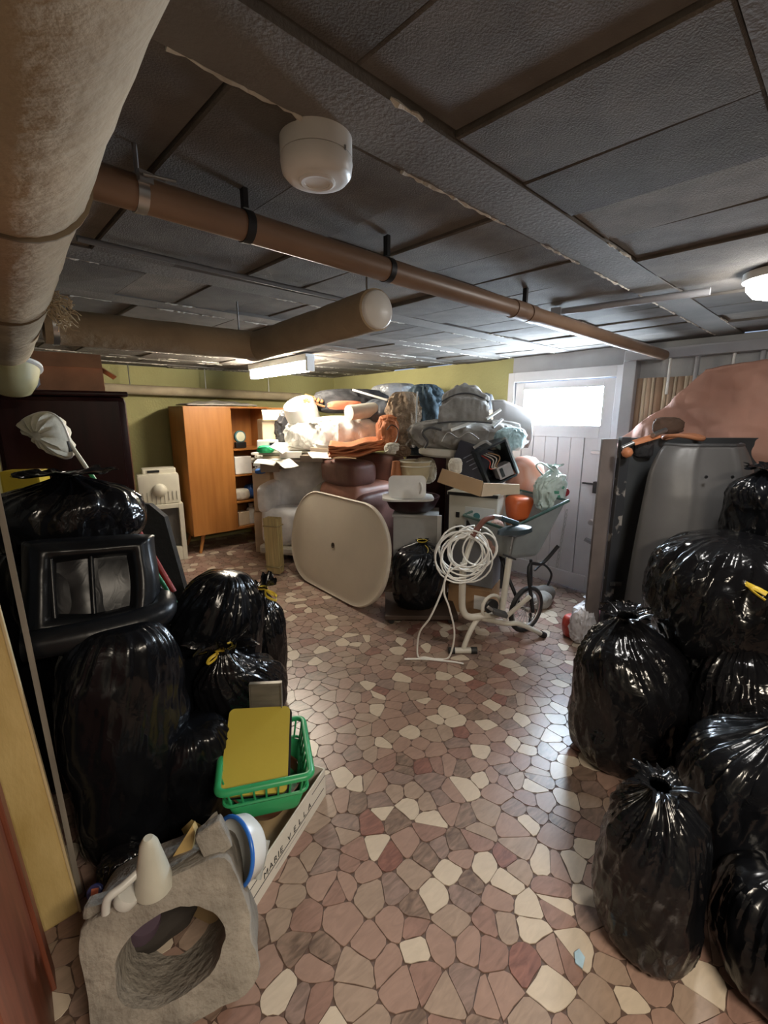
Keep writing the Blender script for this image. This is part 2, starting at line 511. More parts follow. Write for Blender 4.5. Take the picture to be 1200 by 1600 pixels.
# pale elbow collar at its end
el = thing('duct_collar', 'pale yellow plastic collar with a flat rim at the end of the thick duct', 'pipe fitting', spot(18, 578, 2.45))
MB().lathe([(.125, .0), (.135, .008), (.135, .02), (.10, .022)], 36, rot=(-.35, 0, 0)).done('rim', WHITEP, el, smooth=True)
MB().lathe([(.02, -.13), (.07, -.12), (.10, -.07), (.12, .0)], 36, rot=(-.35, 0, 0)).done('bowl', mat('old_yellow_plastic', (.52, .47, .26), .5), el, smooth=True)
MB().tube([(0, -.02, .03), (0, .0, .12), (0, .02, .34)], .075, 24).done('sleeve', mat('old_yellow_plastic', (.52, .47, .26), .5), el, smooth=True)

d2 = thing('branch_duct', 'thinner lagged duct branching across the ceiling to a white end cap', 'duct', (.12, 2.27, 1.985))
lagged('long_run', [(.06, 0, 0), (.5, .0, 0), (.93, -.01, .0)], .066, 8, d2)
lagged('short_run', [(.93, -.01, 0), (.91, -.45, .0), (.885, -1.02, .0)], .066, 12, d2)
MB().lathe([(.070, -.05), (.071, 0), (.06, .012), (.0, .014)], 28, loc=(.93, -.0, 0), rot=(PI / 2, 0, 0)).done('elbow_joint', STEEL, d2, smooth=True)
MB().lathe([(.058, .0), (.060, .03), (.055, .036), (.0, .038)], 28, loc=(.885, -1.0, 0), rot=(PI / 2, 0, 0)).done('end_cap', WHITEP, d2, smooth=True)
for q in ((.90, -.95), (.85, .02)): MB().tube([(*q, 0), (*q, .2)], .004, 6).done('hanger_rod', STEEL, d2)
cl = MB(); cl.tube([(.085, 0, 0), (.105, 0, 0)], .072, 24); cl.box((.03, .02, .05), (.1, -.05, .055), bev=.004); cl.tube([(.1, -.06, .08), (.1, -.06, -.0)], .006, 8)
cl.done('bolted_clamp', STEEL, d2, smooth=True)

co = MB(); co.tube(spline([on(120, 372, 2, 2.17), on(240, 400, 2, 2.17), on(360, 428, 2, 2.17), on(535, 468, 2, 2.17)], 6), .0095, 10)
tag(co.done('conduit', mat('conduit_grey', (.16, .16, .165), .5), smooth=True), 'thin grey conduit on the ceiling beyond the brown pipe', 'pipe')
tp = MB(); tp.box((.9, .05, .03), (0, 0, 0), bev=.004)
a = on(870, 488, 2, 2.17); b = on(1110, 455, 2, 2.17)
tp = MB(); tp.tube([a, b], .016, 8); tp.box((.05, .05, .04), a, (0, 0, .3))
tag(tp.done('trunking', GREYPAINT, smooth=True), 'grey painted cable trunking crossing the beam towards the round lamp', 'trunking')
bp = thing('wall_pipe', 'pale lagged pipe along the back wall over the two wardrobes', 'pipe', (1.5, 5.98, 1.92))
m = MB(); m.tube([(-1.75, 0, .03), (1.9, 0, -.03)], .055, 18); m.done('pipe', mat('pale_lagging', (.42, .35, .24), .85, var=.15), bp, smooth=True)
for x in (-.3, .55, 1.4): MB().tube([(x, -.02, 0), (x, -.02, .28)], .006, 6).done('hanger_rod', STEEL, bp)

# smoke alarm
sa = thing('smoke_alarm', 'white round smoke alarm screwed under the dark ceiling beam', 'alarm', (.572, .905, 2.197))
MB().lathe([(.085, 0), (.085, -.052), (.0, -.053)], 48).done('base', WHITEP, sa, smooth=40)
MB().lathe([(.082, -.050), (.082, -.054), (.0, -.0545)], 48).done('gap_ring', mat('gap_grey', (.2, .2, .2), .6), sa, smooth=40)
MB().lathe([(.0845, -.054), (.0855, -.066), (.082, -.092), (.072, -.106), (.058, -.110), (.0, -.111)], 48).done('cover', WHITEP, sa, smooth=40)
MB().lathe([(.043, -.108), (.043, -.115), (.038, -.1175), (.030, -.1160), (.030, -.1135), (.0, -.1135)], 40).done('test_button', WHITEP, sa, smooth=30)
MB().box((.004, .004, .012), (.025, -.082, -.052)).done('latch', STEEL, sa)
sa.scale = (.86, .86, .70)

# fluorescent batten
TU = on(370, 598, 2, 2.045); TU2 = on(476, 577, 2, 2.09)
tx = (TU.x + TU2.x) / 2
ft = thing('fluorescent_batten', 'lit fluorescent tube light on the ceiling in front of the back wall', 'lamp', (2.27, 4.42, 2.19))
MB().box((.10, 1.26, .06), (0, 0, -.03), bev=.006).done('housing', mat('lamp_white', (.8, .8, .78), .5), ft)
m = MB(); m.tube([(0, -.6, -.115), (0, .6, -.115)], .040, 14); m.done('tube', mat('tube_glow', (1, 1, 1), .5, emit=(1, .90, .74), estr=TUBE_POWER), ft, smooth=True)
for y in (-.62, .62): MB().box((.08, .035, .13), (0, y, -.09), bev=.006).done('tube_holder', WHITEP, ft)
# round bulkhead
bl = thing('bulkhead_lamp', 'lit round white bulkhead lamp on the ceiling near the striped cloth', 'lamp', (2.42, .49, 2.195))
MB().lathe([(.125, 0), (.125, -.03), (.11, -.034)], 36).done('base', WHITEP, bl, smooth=True)
MB().lathe([(.112, -.03), (.108, -.06), (.085, -.088), (.045, -.1), (.0, -.103)], 36).done('globe', mat('globe_glow', (1, 1, 1), .5, emit=(1, .97, .92), estr=BULB_POWER), bl, smooth=True)

# door in the grey side wall
DOORP = mat('old_white_paint', (.60, .59, .61), .5, var=.10, scale=2.5)
dr = struct(thing('door_1', 'old painted plank door', 'door', (XR - .01, (DY0 + DY1) / 2, 0)))
del dr['label']; del dr['category']
def dbox(nm, y0, y1, z0, z1, x0, x1, mt, bev=.0):
    c = (DY0 + DY1) / 2
    return MB().box((x1 - x0, y1 - y0, z1 - z0), ((x0 + x1) / 2, (y0 + y1) / 2 - c, (z0 + z1) / 2), bev=bev).done(nm, mt, dr)
WY0, WY1, WZ0, WZ1 = 1.885, 2.69, 1.55, 1.885
dbox('plank_field', DY0 + .02, DY1 - .02, .02, WZ0 - .05, .012, .03, DOORP)
n = 6
for k in range(n):
    ya = DY0 + .11 + (DY1 - DY0 - .22) * k / n
    dbox('plank', ya + .003, ya + (DY1 - DY0 - .22) / n - .003, .16, WZ0 - .10, -.004 if k % 2 else .002, .012, DOORP, .003)
for nm, y0, y1, z0, z1 in (('stile', DY0 + .01, DY0 + .11, .01, DZ - .01), ('stile', DY1 - .11, DY1 - .01, .01, DZ - .01), ('rail', DY0 + .11, DY1 - .11, .01, .16),
                           ('rail', DY0 + .11, DY1 - .11, WZ0 - .11, WZ0), ('rail', DY0 + .11, DY1 - .11, WZ1, DZ - .01)):
    dbox(nm, y0, y1, z0, z1, -.012, .03, DOORP, .004)
dbox('pane', DY0 + .10, DY1 - .10, WZ0 - .005, WZ1 + .005, .008, .016, mat('frosted_pane', (.9, .95, 1), .4, emit=(.72, .86, 1), estr=PANE_POWER))
for nm, y0, y1, z0, z1 in (('jamb', DY0 - .09, DY0, 0, DZ + .09), ('jamb', DY1, DY1 + .07, 0, DZ + .09), ('head', DY0, DY1, DZ, DZ + .09)):
    dbox(nm, y0, y1, z0, z1, -.035, .05, DOORP, .004)
def hw(nm, px0, py0, px1, py1, t, mt, x=XR - .03):
    a, b = on(px0, py0, 0, x), on(px1, py1, 0, x)
    c = (DY0 + DY1) / 2
    return MB().box((t, abs(a.y - b.y), abs(a.z - b.z)), (x - XR + .01 - t / 2, (a.y + b.y) / 2 - c, (a.z + b.z) / 2), bev=.003).done(nm, mt, dr)
hw('bolt', 925, 704, 957, 711, .02, STEEL)
lk = hw('lock_case', 930, 752, 953, 773, .04, BLKP)
hw('lever', 911, 753, 932, 758, .02, BLKP)
kb = on(925, 816, 0, XR - .03); MB().lathe([(.028, 0), (.03, .006), (.02, .012), (.016, .03), (.024, .04), (.0, .045)], 20, (kb.x - XR + .01 + .008, kb.y - 2.3, kb.z), (0, -PI / 2, 0)).done('knob', STEEL, dr, smooth=True)
bb = MB(); a, b = on(914, 842, 0, XR - .05), on(941, 856, 0, XR - .05)
bb.tube([(a.x - XR + .01, a.y - 2.3, a.z), (b.x - XR + .01, b.y - 2.3, b.z)], .022, 4, flat=.4); bb.done('security_bar', mat('bar_grey', (.22, .22, .23), .5), dr)

# right of the door: grey post, head beam with rods, striped cloth
struct(MB().box((.10, .10, H), (XR - .05, 1.68, H / 2), bev=.006).done('trim_1', GREYPAINT))
struct(MB().box((.11, 2.95, .075), (XR - .055, .25, 2.105), bev=.006).done('trim_2', GREYPAINT))
for k, y in enumerate((1.40, 1.22, 1.0, .84)):
    m = MB(); m.tube([(XR - .06, y, 1.80), (XR - .06, y, 2.075)], .010 if k % 2 == 0 else .016, 10)
    tag(m.done('hanging_rod', WHITEP if k % 2 == 0 else GREYPAINT, smooth=True), ['white rod under the head beam, closest to the door post', 'grey rod between the two white rods nearest the door post',
        'white rod above the pink quilt, middle one of the row', 'grey rod above the pink quilt, farthest from the door'][k], 'rod', 'rods under the head beam')
# ribbed striped cloth: alternate stripes as strips
stp = thing('striped_cloth', 'beige and brown striped cloth hanging behind the pink quilt', 'cloth', (XR - .04, 1.30, 1.2))
SC = [mat('stripe_cream', (.60, .50, .37), .8), mat('stripe_brown', (.33, .22, .15), .8), mat('stripe_tan', (.46, .34, .25), .8)]
y = .34; k = 0
while y > -.62:
    wd = (.055, .03, .04, .022)[k % 4]
    m = MB()
    def fn(u, v, y=y, wd=wd): return (-.018 * math.sin(u * PI) + .012 * math.sin((y - u * wd) * 21), y - u * wd, .73 - 1.2 * v)
    m.grid(fn, 4, 4); m.done('stripe', SC[(1, 0, 2, 0)[k % 4]], stp, smooth=True, solid=.004)
    y -= wd; k += 1

# ------------------------------------------------------------------ bags
def sstep(a, b, x):
    t = np.clip((x - a) / (b - a), 0, 1); return t * t * (3 - 2 * t)


def bag(name, label, cat, loc, rx, ry, h, seed, material=None, rot=(0, 0, 0), kx=0., ky=0., neck=True, tie=None, fold=1., crump=1.,
        group=None, res=(150, 104), boxy=.62, crown=1., sink=.03, vt=.80, wr=0., twist=None):
    nu, nv = res; r = np.random.RandomState(seed)
    th = np.arange(nu) / nu * 2 * PI
    v = np.linspace(0, 1, nv)
    if neck:
        t = np.clip(v / vt, 0, 1); ph = -PI / 2 + t * (PI / 2 + 1.18)
    else:
        t = v; ph = -PI / 2 + t * PI
    rad = np.abs(np.cos(ph)) ** boxy; zz = np.sign(np.sin(ph)) * np.abs(np.sin(ph)) ** np.where(ph < 0, .55, .8)
    zz = (zz + 1) / 2
    if neck:
        z1 = zz[np.searchsorted(v, vt) - 1]; zz = zz / z1 * .90
        e = np.clip((v - vt) / (1 - vt), 0, 1); rend = abs(math.cos(1.18)) ** boxy
        nk = np.where(e < .42, rend + (.16 - rend) * sstep(0, .42, e), .16 + crown * .34 * sstep(.42, 1, e))
        rad = np.where(v > vt, nk, rad); zz = np.where(v > vt, .90 + .10 * sstep(0, .5, e) + .10 * crown * e, zz)
    T, Vv = np.meshgrid(th, v); Rr = np.repeat(rad[:, None], nu, 1); Z = np.repeat(zz[:, None], nu, 1)
    c, s = np.cos(T), np.sin(T)
    flat = lambda a: a.reshape(-1)
    c, s, Vf, Rf, Zf = map(flat, (c, s, Vv, Rr, Z))
    off = r.rand(3) * 50; tw = (r.rand() * 2 - 1) * 1.1 if twist is None else twist
    ct, st_ = np.cos(T.reshape(-1) + tw * Zf), np.sin(T.reshape(-1) + tw * Zf)
    # contents pressing from inside: slow lumps
    P = np.stack([c * Rf, s * Rf, Zf * h / max(rx, .01) * .7], 1)
    lump = noise3(P * 1.5 + off, seed) * .10 + noise3(P * 3.1 + off, seed + 1) * .055
    # folds running towards the neck
    Q = np.stack([ct * 2.2, st_ * 2.2, Zf * 1.1], 1); f1 = ridged(Q + off, seed + 2)
    Q2 = np.stack([ct * 5.2, st_ * 5.2, Zf * 2.0], 1); f2 = ridged(Q2 + off, seed + 3)
    Q3 = np.stack([ct * 11, st_ * 11, Zf * 3.0], 1); f3 = ridged(Q3 + off, seed + 4)
    wv = .25 + sstep(.40, .85, Vf) * 1.0 + .10 * sstep(.35, .0, Vf)
    fd = fold * wv * ((f1 - .5) * .05 + (f2 - .5) * .055 + (f3 - .5) * .03)
    # crumple: sharp crease lines between taut facets
    A = np.stack([c, s, Zf * h / max(rx, .01) * .55], 1); wob = np.stack([noise3(A * 2.5 + off + k * 9, seed + 5 + k) for k in range(3)], 1) * .25
    Rot = Euler((r.rand() * .8 - .4, r.rand() * .8 - .4, 0)).to_matrix()
    A = (A + wob) @ np.array(Rot).T; A[:, 2] *= .65
    g1, d1 = creases(A, 34, seed + 11, .055); g2, d2_ = creases(A, 110, seed + 12, .030)
    cr = crump * (g1 * .034 + g2 * .018 - d1 * .10 - d2_ * .06 + .06)
    rr = Rf * (1 + lump + fd + cr)
    if wr:        # folds of slumped cloth, winding across the heap
        Wd = np.stack([c * Rf, s * Rf, Zf * h / max(rx, .01)], 1); dr = r.rand(3) - .5; dr /= np.linalg.norm(dr)
        wb = np.stack([noise3(Wd * 1.6 + off + k * 7, seed + 30 + k) for k in range(3)], 1)
        Wd = Wd + wb * .45; Wd = Wd - np.outer(Wd @ dr, dr) * .75
        rr = rr + wr * ((ridged(Wd * 3.2 + off, seed + 33) - .55) * .10 + (ridged(Wd * 7.5 + off, seed + 34) - .55) * .055)
    x, y, z = rx * rr * c, ry * rr * s, Zf * h + h * .05 * (lump + cr) * np.sin(np.clip(Zf, 0, 1) * PI)
    k2 = sstep(.45, .95, Vf) if neck else Vf ** 2
    x = x + kx * k2; y = y + ky * k2
    if neck:      # ruffled crown
        e = np.clip((Vf - vt) / (1 - vt), 0, 1); ru = sstep(.5, 1, e)
        z = z + ru * h * .07 * noise3(np.stack([c * 3, s * 3, e], 1) + off, seed + 8) * crown
        x = x * (1 + ru * .25 * (f2 - .5)); y = y * (1 + ru * .25 * (f2 - .5))
    V = np.stack([x, y, z], 1) @ np.array(Euler(rot).to_matrix()).T
    mn = V[:, 2].min() + sink * h; V[:, 2] = np.maximum(V[:, 2] - mn, 0) if sink >= 0 else V[:, 2]
    F = []
    for j in range(nv - 1):
        for i in range(nu):
            k = (i + 1) % nu; F.append((j * nu + i, j * nu + k, (j + 1) * nu + k, (j + 1) * nu + i))
    m = MB(); m.v = [tuple(p) for p in V]; m.f = F; m.m = [0] * len(F)
    if not neck: m.f.append(tuple((nv - 1) * nu + i for i in range(nu))); m.m.append(0)
    m.f.append(tuple(reversed(range(nu)))); m.m.append(0)
    o = m.done(name, material or BLACK, loc=loc, smooth=55)
    tag(o, label, cat, group)
    if tie:
        ring = V.reshape(nv, nu, 3)[np.searchsorted(v, vt + .42 * (1 - vt))]; cen = Vector(ring.mean(0)); rad_ = max(np.linalg.norm(ring - ring.mean(0), axis=1).mean() * 1.12, .012)
        b = MB(); b.tube([Vector(p) for p in (ring - ring.mean(0)) * 1.12 + ring.mean(0)][::6], .005, 6, closed=True)
        for (dx, dy, dz, l) in tie:
            d = Vector((dx, dy, dz)).normalized(); sd = d.cross(Vector((0, .3, 1))).normalized()
            st = cen + d * rad_
            b.tube(spline([st, st + d * l * .5 + sd * l * .28, st + d * l, st + d * l * .5 - sd * l * .22, st + sd * .005], 7), .0065, 6, flat=.35)
        b.done('drawstring', YELLOW, o, smooth=True)
    return o


GB = 'garbage_bag'
LG, RG = 'black bags heaped by the dim wall', 'black bags heaped by the grey shell'
# ---- heap on the photographer's left
bag(GB, 'tallest full black bag at the front of the heap, behind the concrete block', 'bag', (.195, 1.78, 0), .205, .20, .95, 21, neck=False, boxy=.42, fold=.7, crump=.6, group=LG, rot=(.02, .03, .2))
bag(GB, 'tall black bag at the back of the heap, under the topmost tied bag', 'bag', (.11, 2.36, 0), .26, .22, 1.17, 22, neck=False, boxy=.45, group=LG)
bag(GB, 'topmost tied black bag of the heap, below the white net', 'bag', (.17, 2.30, 1.10), .29, .22, .30, 23, kx=.02, ky=-.04, boxy=.7, fold=1.5, crown=1.1, group=LG, material=BLACKS)
bag(GB, 'shiny greyish black bag squeezed between the boxy bundle and the red poles', 'bag', (.37, 2.22, 0), .14, .17, 1.0, 24, kx=.04, ky=.0, boxy=.6, fold=1.6, crown=.5, group=LG, material=BLACKS)
bag(GB, 'smooth slanting black bag between the greyish bag and the floor', 'bag', (.53, 2.10, 0), .21, .20, .96, 25, neck=False, boxy=.6, fold=1.6, rot=(.12, .20, .3), group=LG)
bag(GB, 'black bag with a yellow loop on the open floor side of the heap', 'bag', (1.0, 2.30, 0), .13, .14, .68, 26, kx=.02, crown=1.1, tie=[(.2, -1, -.4, .10), (.6, -.8, -.5, .07)], group=LG, fold=1.6, material=BLACKS)
bag(GB, 'small black bag with a gaping knotted mouth behind the yellow board', 'bag', (.72, 1.93, 0), .21, .18, .64, 27, kx=-.10, ky=-.09, crown=1.3, group=LG, fold=1.5, material=BLACKS, tie=[(-1, -.6, -.3, .07)])
bag(GB, 'dark slumped black bag right behind the green basket', 'bag', (.42, 1.69, 0), .17, .14, .48, 28, neck=False, group=LG, boxy=.5, fold=.9)
bag('crumpled_bag', 'small crumpled black bag behind the concrete block and white bottle', 'bag', spot(195, 1350, 1.30) - Vector((0, 0, .06)), .075, .06, .13, 29, neck=False, crump=2.2, fold=2, material=BLACKS, res=(90, 60))

# boxy bundle wrapped in black film with a recessed square
bx = thing('wrapped_bundle', 'boxy bundle wrapped in black film with a recessed square, on the tall bag', 'bundle', (.165, 1.86, .86), -.12)
bx.rotation_euler = (-.38, .10, -.10)
m = MB()
def pillow(u, v, sx=.43, sz=.36):
    x, z = (u - .5) * sx, v * sz
    d = max(abs(u - .5) / .5, abs(v - .5) / .5)
    if d > .82: y = -.02 - .055 * math.sin((1 - d) / .18 * PI / 2)
    elif d > .60: y = -.075 - .012 * math.sin((d - .6) / .22 * PI)
    elif d > .54: y = -.075 + .05 * (.60 - d) / .06
    else: y = -.025 - .006 * math.cos(u * 14)
    return (x, y, z)
m.grid(pillow, 64, 56)
V = np.array(m.v); V[:, 1] += noise3(V * 8, 5) * .008 + noise3(V * 20, 6) * .002; V[:, 2] += noise3(V * 7 + 3, 7) * .014; V[:, 0] += noise3(V * 6 + 9, 8) * .014
m.v = [tuple(p) for p in V]
m.box((.41, .25, .34), (0, .10, .18), bev=.05)
BUN = bag_mat('bundle_film', (.008, .009, .011), rough=.30, spec=.30, bump=.06)
m.done('wrapping', BUN, bx, smooth=40)
m = MB(); m.tube(spline([(-.20, -.08, -.005), (0, -.10, .005), (.20, -.07, .04), (.235, .02, .10)], 6), [.05] * 18 + [.03], 14); m.done('rolled_edge', BUN, bx, smooth=True)
m = MB(); m.tube([(-.115, -.055, .07), (-.125, -.06, .29)], .010, 8); m.tube([(.0, -.045, .075), (-.005, -.045, .285)], .008, 8); m.done('inner_rib', BUN, bx, smooth=True)

# ---- heap on the photographer's right
bag(GB, 'upright black bag nearest the floor sheen, in front of the grey shell', 'bag', (2.16, .76, 0), .27, .25, .72, 31, kx=.0, ky=.05, boxy=.55, fold=1.7, crown=.7, vt=.72, group=RG, material=BLACKS)
bag(GB, 'black bag of the second row that carries the one with the bright yellow band', 'bag', (2.66, .60, 0), .33, .30, .60, 32, neck=False, group=RG, boxy=.5)
BAND = bag(GB, 'big glossy black bag with a bright yellow band before the grey shell', 'bag', (2.60, .57, .52), .36, .30, .58, 33, kx=.03, ky=-.04, boxy=.66, fold=1.5, crump=1.5, crown=.2, neck=False, group=RG, rot=(0, .0, .4), material=BLACKS)
from mathutils.bvhtree import BVHTree
def on_surface(o, px, py, lift=.004):
    M_ = o.matrix_basis; t_ = BVHTree.FromPolygons([M_ @ v.co for v in o.data.vertices], [p.vertices[:] for p in o.data.polygons])
    d = (RV * ((px - 600) / FPX) + UV_ * ((800 - py) / FPX) + FV).normalized(); hit = t_.ray_cast(Vector((0, 0, EYE)), d)
    return hit[0] - d * lift
m = MB(); m.tube(spline([on_surface(BAND, x, y) for x, y in ((1166, 912), (1176, 917), (1187, 922), (1198, 928))] , 6), .012, 6, flat=.5)
m.tube(spline([on_surface(BAND, x, y) for x, y in ((1166, 912), (1172, 920), (1184, 930), (1196, 938))] , 6), .009, 6, flat=.5)
yb_ = m.done('drawstring', YELLOW, smooth=True); yb_.parent = BAND; yb_.matrix_parent_inverse = Matrix.Translation(-BAND.location)
bag(GB, 'black bag wedged between the yellow banded bag and the fanned bag', 'bag', (2.36, .37, 0), .24, .2, .74, 34, kx=-.0, ky=.02, boxy=.6, fold=1.5, crown=.5, group=RG, material=BLACKS)
bag(GB, 'black bag with folds fanning out from its knot, in the heap by the grey shell', 'bag', (1.86, .22, 0), .25, .22, .64, 35, kx=.05, ky=-.05, boxy=.5, fold=2.4, crump=.7, crown=.4, vt=.68, group=RG, material=BLACK)
bag(GB, 'slim tied black bag at the very front of the heap, blue sheen on its folds', 'bag', (1.40, .36, 0), .165, .15, .56, 36, kx=-.02, ky=.02, boxy=.5, fold=2.0, crown=.9, vt=.74, group=RG, material=BLACK, rot=(0, 0, .6))
bag(GB, 'low black bag in the dark behind the slim tied bag', 'bag', (1.62, .06, 0), .24, .17, .36, 37, neck=False, group=RG, boxy=.5)
bag(GB, 'topmost black bag of the heap, against the dark board', 'bag', (3.02, .50, .98), .24, .20, .40, 38, kx=-.10, ky=.02, crown=.8, fold=1.5, boxy=.7, group=RG, material=BLACK)
bag(GB, 'black bag standing at the foot of the dark board, carrying the topmost bag', 'bag', (3.00, .40, 0), .20, .17, 1.03, 39, neck=False, boxy=.45, group=RG)
# ---- by the exercise bike
bag(GB, 'black bag with a yellow loop on the low trolley beside the exercise bike', 'bag', spot(655, 905, 3.62, .085), .25, .22, .55, 41, kx=.03, crown=.25, tie=[(-.6, -.9, -.5, .13), (.2, -1, -.6, .10)], boxy=.5, fold=1.2)
tr = thing('low_trolley', 'low dark board on small wheels under the black bag', 'trolley', spot(655, 965, 3.60, 0), -YAW)
MB().box((.58, .5, .035), (0, 0, .07), bev=.004).done('deck', mat('dark_board', (.05, .03, .02), .6), tr)
for sx in (-.24, .24):
    for sy in (-.2, .2): MB().lathe([(.0, -.012), (.025, -.012), (.025, .012), (.0, .012)], 14, (sx, sy, .026), (PI / 2, 0, 0)).done('wheel', RUBBER, tr)

# ------------------------------------------------------------------ left edge: board, door panel, stud
def boxthing(name, label, cat, size, mt, loc, rotz=0., bev=.004, group=None, rot=None, z0=True):
    o = MB().box(size, (0, 0, size[2] / 2 if z0 else 0), bev=bev).done(name, mt, loc=loc, rot=rot or (0, 0, rotz))
    return tag(o, label, cat, group)


YB_ = mat('yellowed_board', (.44, .30, .10), .6, color2=(.62, .46, .20), scale=4, stretch=(3, 3, .9), bump=.15)
ybd = thing('padded_board', 'tall yellowed padded board standing between the red-brown door panel and the dark gap', 'board', (-.115, 1.62, 0))
MB().box((.10, .045, 1.95), (0, 0, .975), (0, -.055, 0), bev=.008).done('board', YB_, ybd)
MB().box((.008, .05, 1.95), (.051, 0, .975), (0, -.055, 0), bev=.002).done('edge_strip', WOODP, ybd)
RDP = mat('red_brown_wood', (.16, .045, .022), .42, var=.3, scale=5, stretch=(6, 6, .6))
rd = thing('door_panel', 'red-brown panelled door leaf standing at the very edge of the view', 'door leaf', (-.115, 1.22, 0), .0)
MB().box((.035, .64, 1.95), (-.055, -.08, .975), (0, -.05, 0), bev=.003).done('leaf', RDP, rd)
for sz, lc in (((.012, .07, 1.95), (-.032, .205, .975)), ((.012, .07, 1.95), (-.032, -.365, .975)), ((.012, .50, .10), (-.008, -.08, .05)), ((.012, .50, .08), (-.05, -.08, .85))):
    MB().box(sz, lc, (0, -.05, 0), bev=.003).done('moulding', RDP, rd)
st = MB(); q0, q1 = on(70, 1130, 1, 1.70), on(16, 870, 1, 1.72); dq = (q1 - q0) / (q1.z - q0.z)
st.tube([q0 - dq * q0.z, q0 + dq * (1.65 - q0.z)], .011, 4)
tag(st.done('wooden_stud', mat('grey_wood', (.22, .19, .155), .8, var=.25, stretch=(5, 5, .6))), 'thin weathered wooden batten standing upright against the tall black bag', 'batten')
dk = boxthing('black_sheet', 'black sheet standing in the gap behind the yellowed board', 'sheet', (.025, .30, 1.75), BLKP, (-.14, 1.86, 0), .1)

# ------------------------------------------------------------------ dark wardrobe and what is on it
dw = thing('dark_wardrobe', 'glossy dark mahogany wardrobe behind the bag heap', 'wardrobe', (.36, 3.95, 0), -.10)
MB().box((.74, .50, 1.74), (0, 0, .90), bev=.045).done('body', WOODD, dw, smooth=40)
MB().box((.77, .53, .035), (0, 0, 1.785), bev=.012).done('top', WOODD, dw)
MB().box((.76, .52, .06), (0, 0, .03), bev=.008).done('plinth', WOODD, dw)
MB().box((.66, .012, 1.62), (-.01, -.252, .93), bev=.005).done('door', WOODD, dw)
def open_box(name, label, loc, sx, sy, sz, mt, rotz, flap=.0):
    t = thing(name, label, 'box', loc, rotz); k = .006
    for s in (-1, 1):
        MB().box((sx, k, sz), (0, s * sy / 2, sz / 2)).done('side', mt, t); MB().box((k, sy - k, sz), (s * sx / 2, 0, sz / 2)).done('side', mt, t)
    MB().box((sx - k, sy - k, k), (0, 0, k / 2)).done('bottom', mt, t)
    if flap:
        MB().box((flap, sy, k), (sx / 2 + flap * .42, 0, sz - flap * .25), (0, .6, 0)).done('flap', mt, t)
        MB().box((sx, flap, k), (0, -sy / 2 - flap * .2, sz + flap * .4), (1.15, 0, 0)).done('flap', mt, t)
    return t
open_box('brown_carton', 'reddish brown open carton lying on top of the dark wardrobe', (.42, 3.92, 1.805), .38, .30, .155, mat('red_carton', (.44, .20, .10), .7, var=.2), -.1, .10)
bag('clear_bag', 'crumpled clear plastic bag beside the carton on the dark wardrobe', 'bag', (.16, 3.84, 1.805), .10, .08, .11, 51, GREYF, neck=False, crump=1.6, res=(70, 50))

# net on its pole
nt_ = thing('fishing_net', 'white hand net on a cream and green pole rising above the topmost tied bag', 'net', spot(160, 770, 2.55))
A_, B_ = spot(92, 668, 2.55) - nt_.location, Vector((0, 0, 0)); dirp = (A_ - B_).normalized()
C_ = spot(140, 738, 2.55) - nt_.location
MB().tube([B_ - dirp * 1.2, C_], .012, 10).done('green_grip', GREENP, nt_, smooth=True)
MB().tube([C_, A_], .0115, 10).done('pole', CREAM, nt_, smooth=True)
MB().tube([spot(104, 690, 2.54) - nt_.location, spot(110, 706, 2.54) - nt_.location], .0135, 10).done('printed_band', BLKP, nt_, smooth=True)
m = MB()
P0 = [spot(x, y, 2.55) - nt_.location for x, y in ((32, 664), (52, 648), (78, 645), (98, 662), (113, 706), (104, 716), (82, 708), (60, 690))]
cen = sum(P0, Vector()) / len(P0)
loop = spline(P0, 6, True)
nl = len(loop)
Vn, Fn = [], []
for rI, (k, dep) in enumerate(((1, 0), (.94, .045), (.75, .085), (.45, .10), (.15, .105))):
    for sgn in (1, -1):
        pass
for sgn in (-1, 1):
    base = len(Vn)
    for k, dep in ((1, 0), (.95, .03), (.8, .06), (.5, .08), (.2, .085)):
        for i, p in enumerate(loop):
            Vn.append(cen + (p - cen) * k + FH * (sgn * dep * (1 + .25 * math.sin(i * 1.7))))
    for a in range(4):
        for i in range(nl):
            j = (i + 1) % nl; Fn.append((base + a * nl + i, base + a * nl + j, base + (a + 1) * nl + j, base + (a + 1) * nl + i))
    Fn.append(tuple(base + 4 * nl + i for i in range(nl)))
m.add(Vn, Fn); m.done('net_bag', mat('net_white', (.74, .70, .58), .8, var=.1, bump=.2), nt_, smooth=True)
m = MB(); m.tube([p for p in loop], .006, 6, closed=True); m.done('hoop', WHITEP, nt_, smooth=True)
boxthing('yellow_crate', 'yellow plastic crate peeping out behind the topmost tied bag', 'crate', (.20, .12, .30), mat('yellow_plastic', (.62, .45, .03), .45), spot(40, 745, 2.62) - Vector((0, 0, .26)), -.5, bev=.012)
boxthing('crate_stand', 'dark box under the yellow crate behind the bags', 'box', (.30, .16, 1.0), CHARC, Vector((*spot(40, 745, 2.66).xy, 0)), -.5)

# black leaning panel and red poles
lp = MB(); lp.prism([(-.24, 0), (.27, 0), (.05, 1.02), (-.04, 1.10), (-.24, 1.12)], .05, rot=(PI / 2, 0, 0))
tag(lp.done('leaning_panel', CHARC, loc=spot(250, 900, 2.75, 0), rot=(-.08, 0, -YAW)), 'matt black panel with a sloping side leaning beside the red poles', 'panel')
for k, (a, b, r_) in enumerate((((196, 795), (272, 925), .016), ((189, 792), (222, 866), .012))):
    m = MB(); m.tube([spot(*a, 2.52), spot(*b, 2.45)], r_, 10)
    tag(m.done('red_pole', REDW if k == 0 else mat('dull_red', (.13, .015, .014), .5), smooth=True), ['long bright red pole leaning on the black panel', 'short dull red pole behind the long red pole'][k], 'pole', 'red poles')

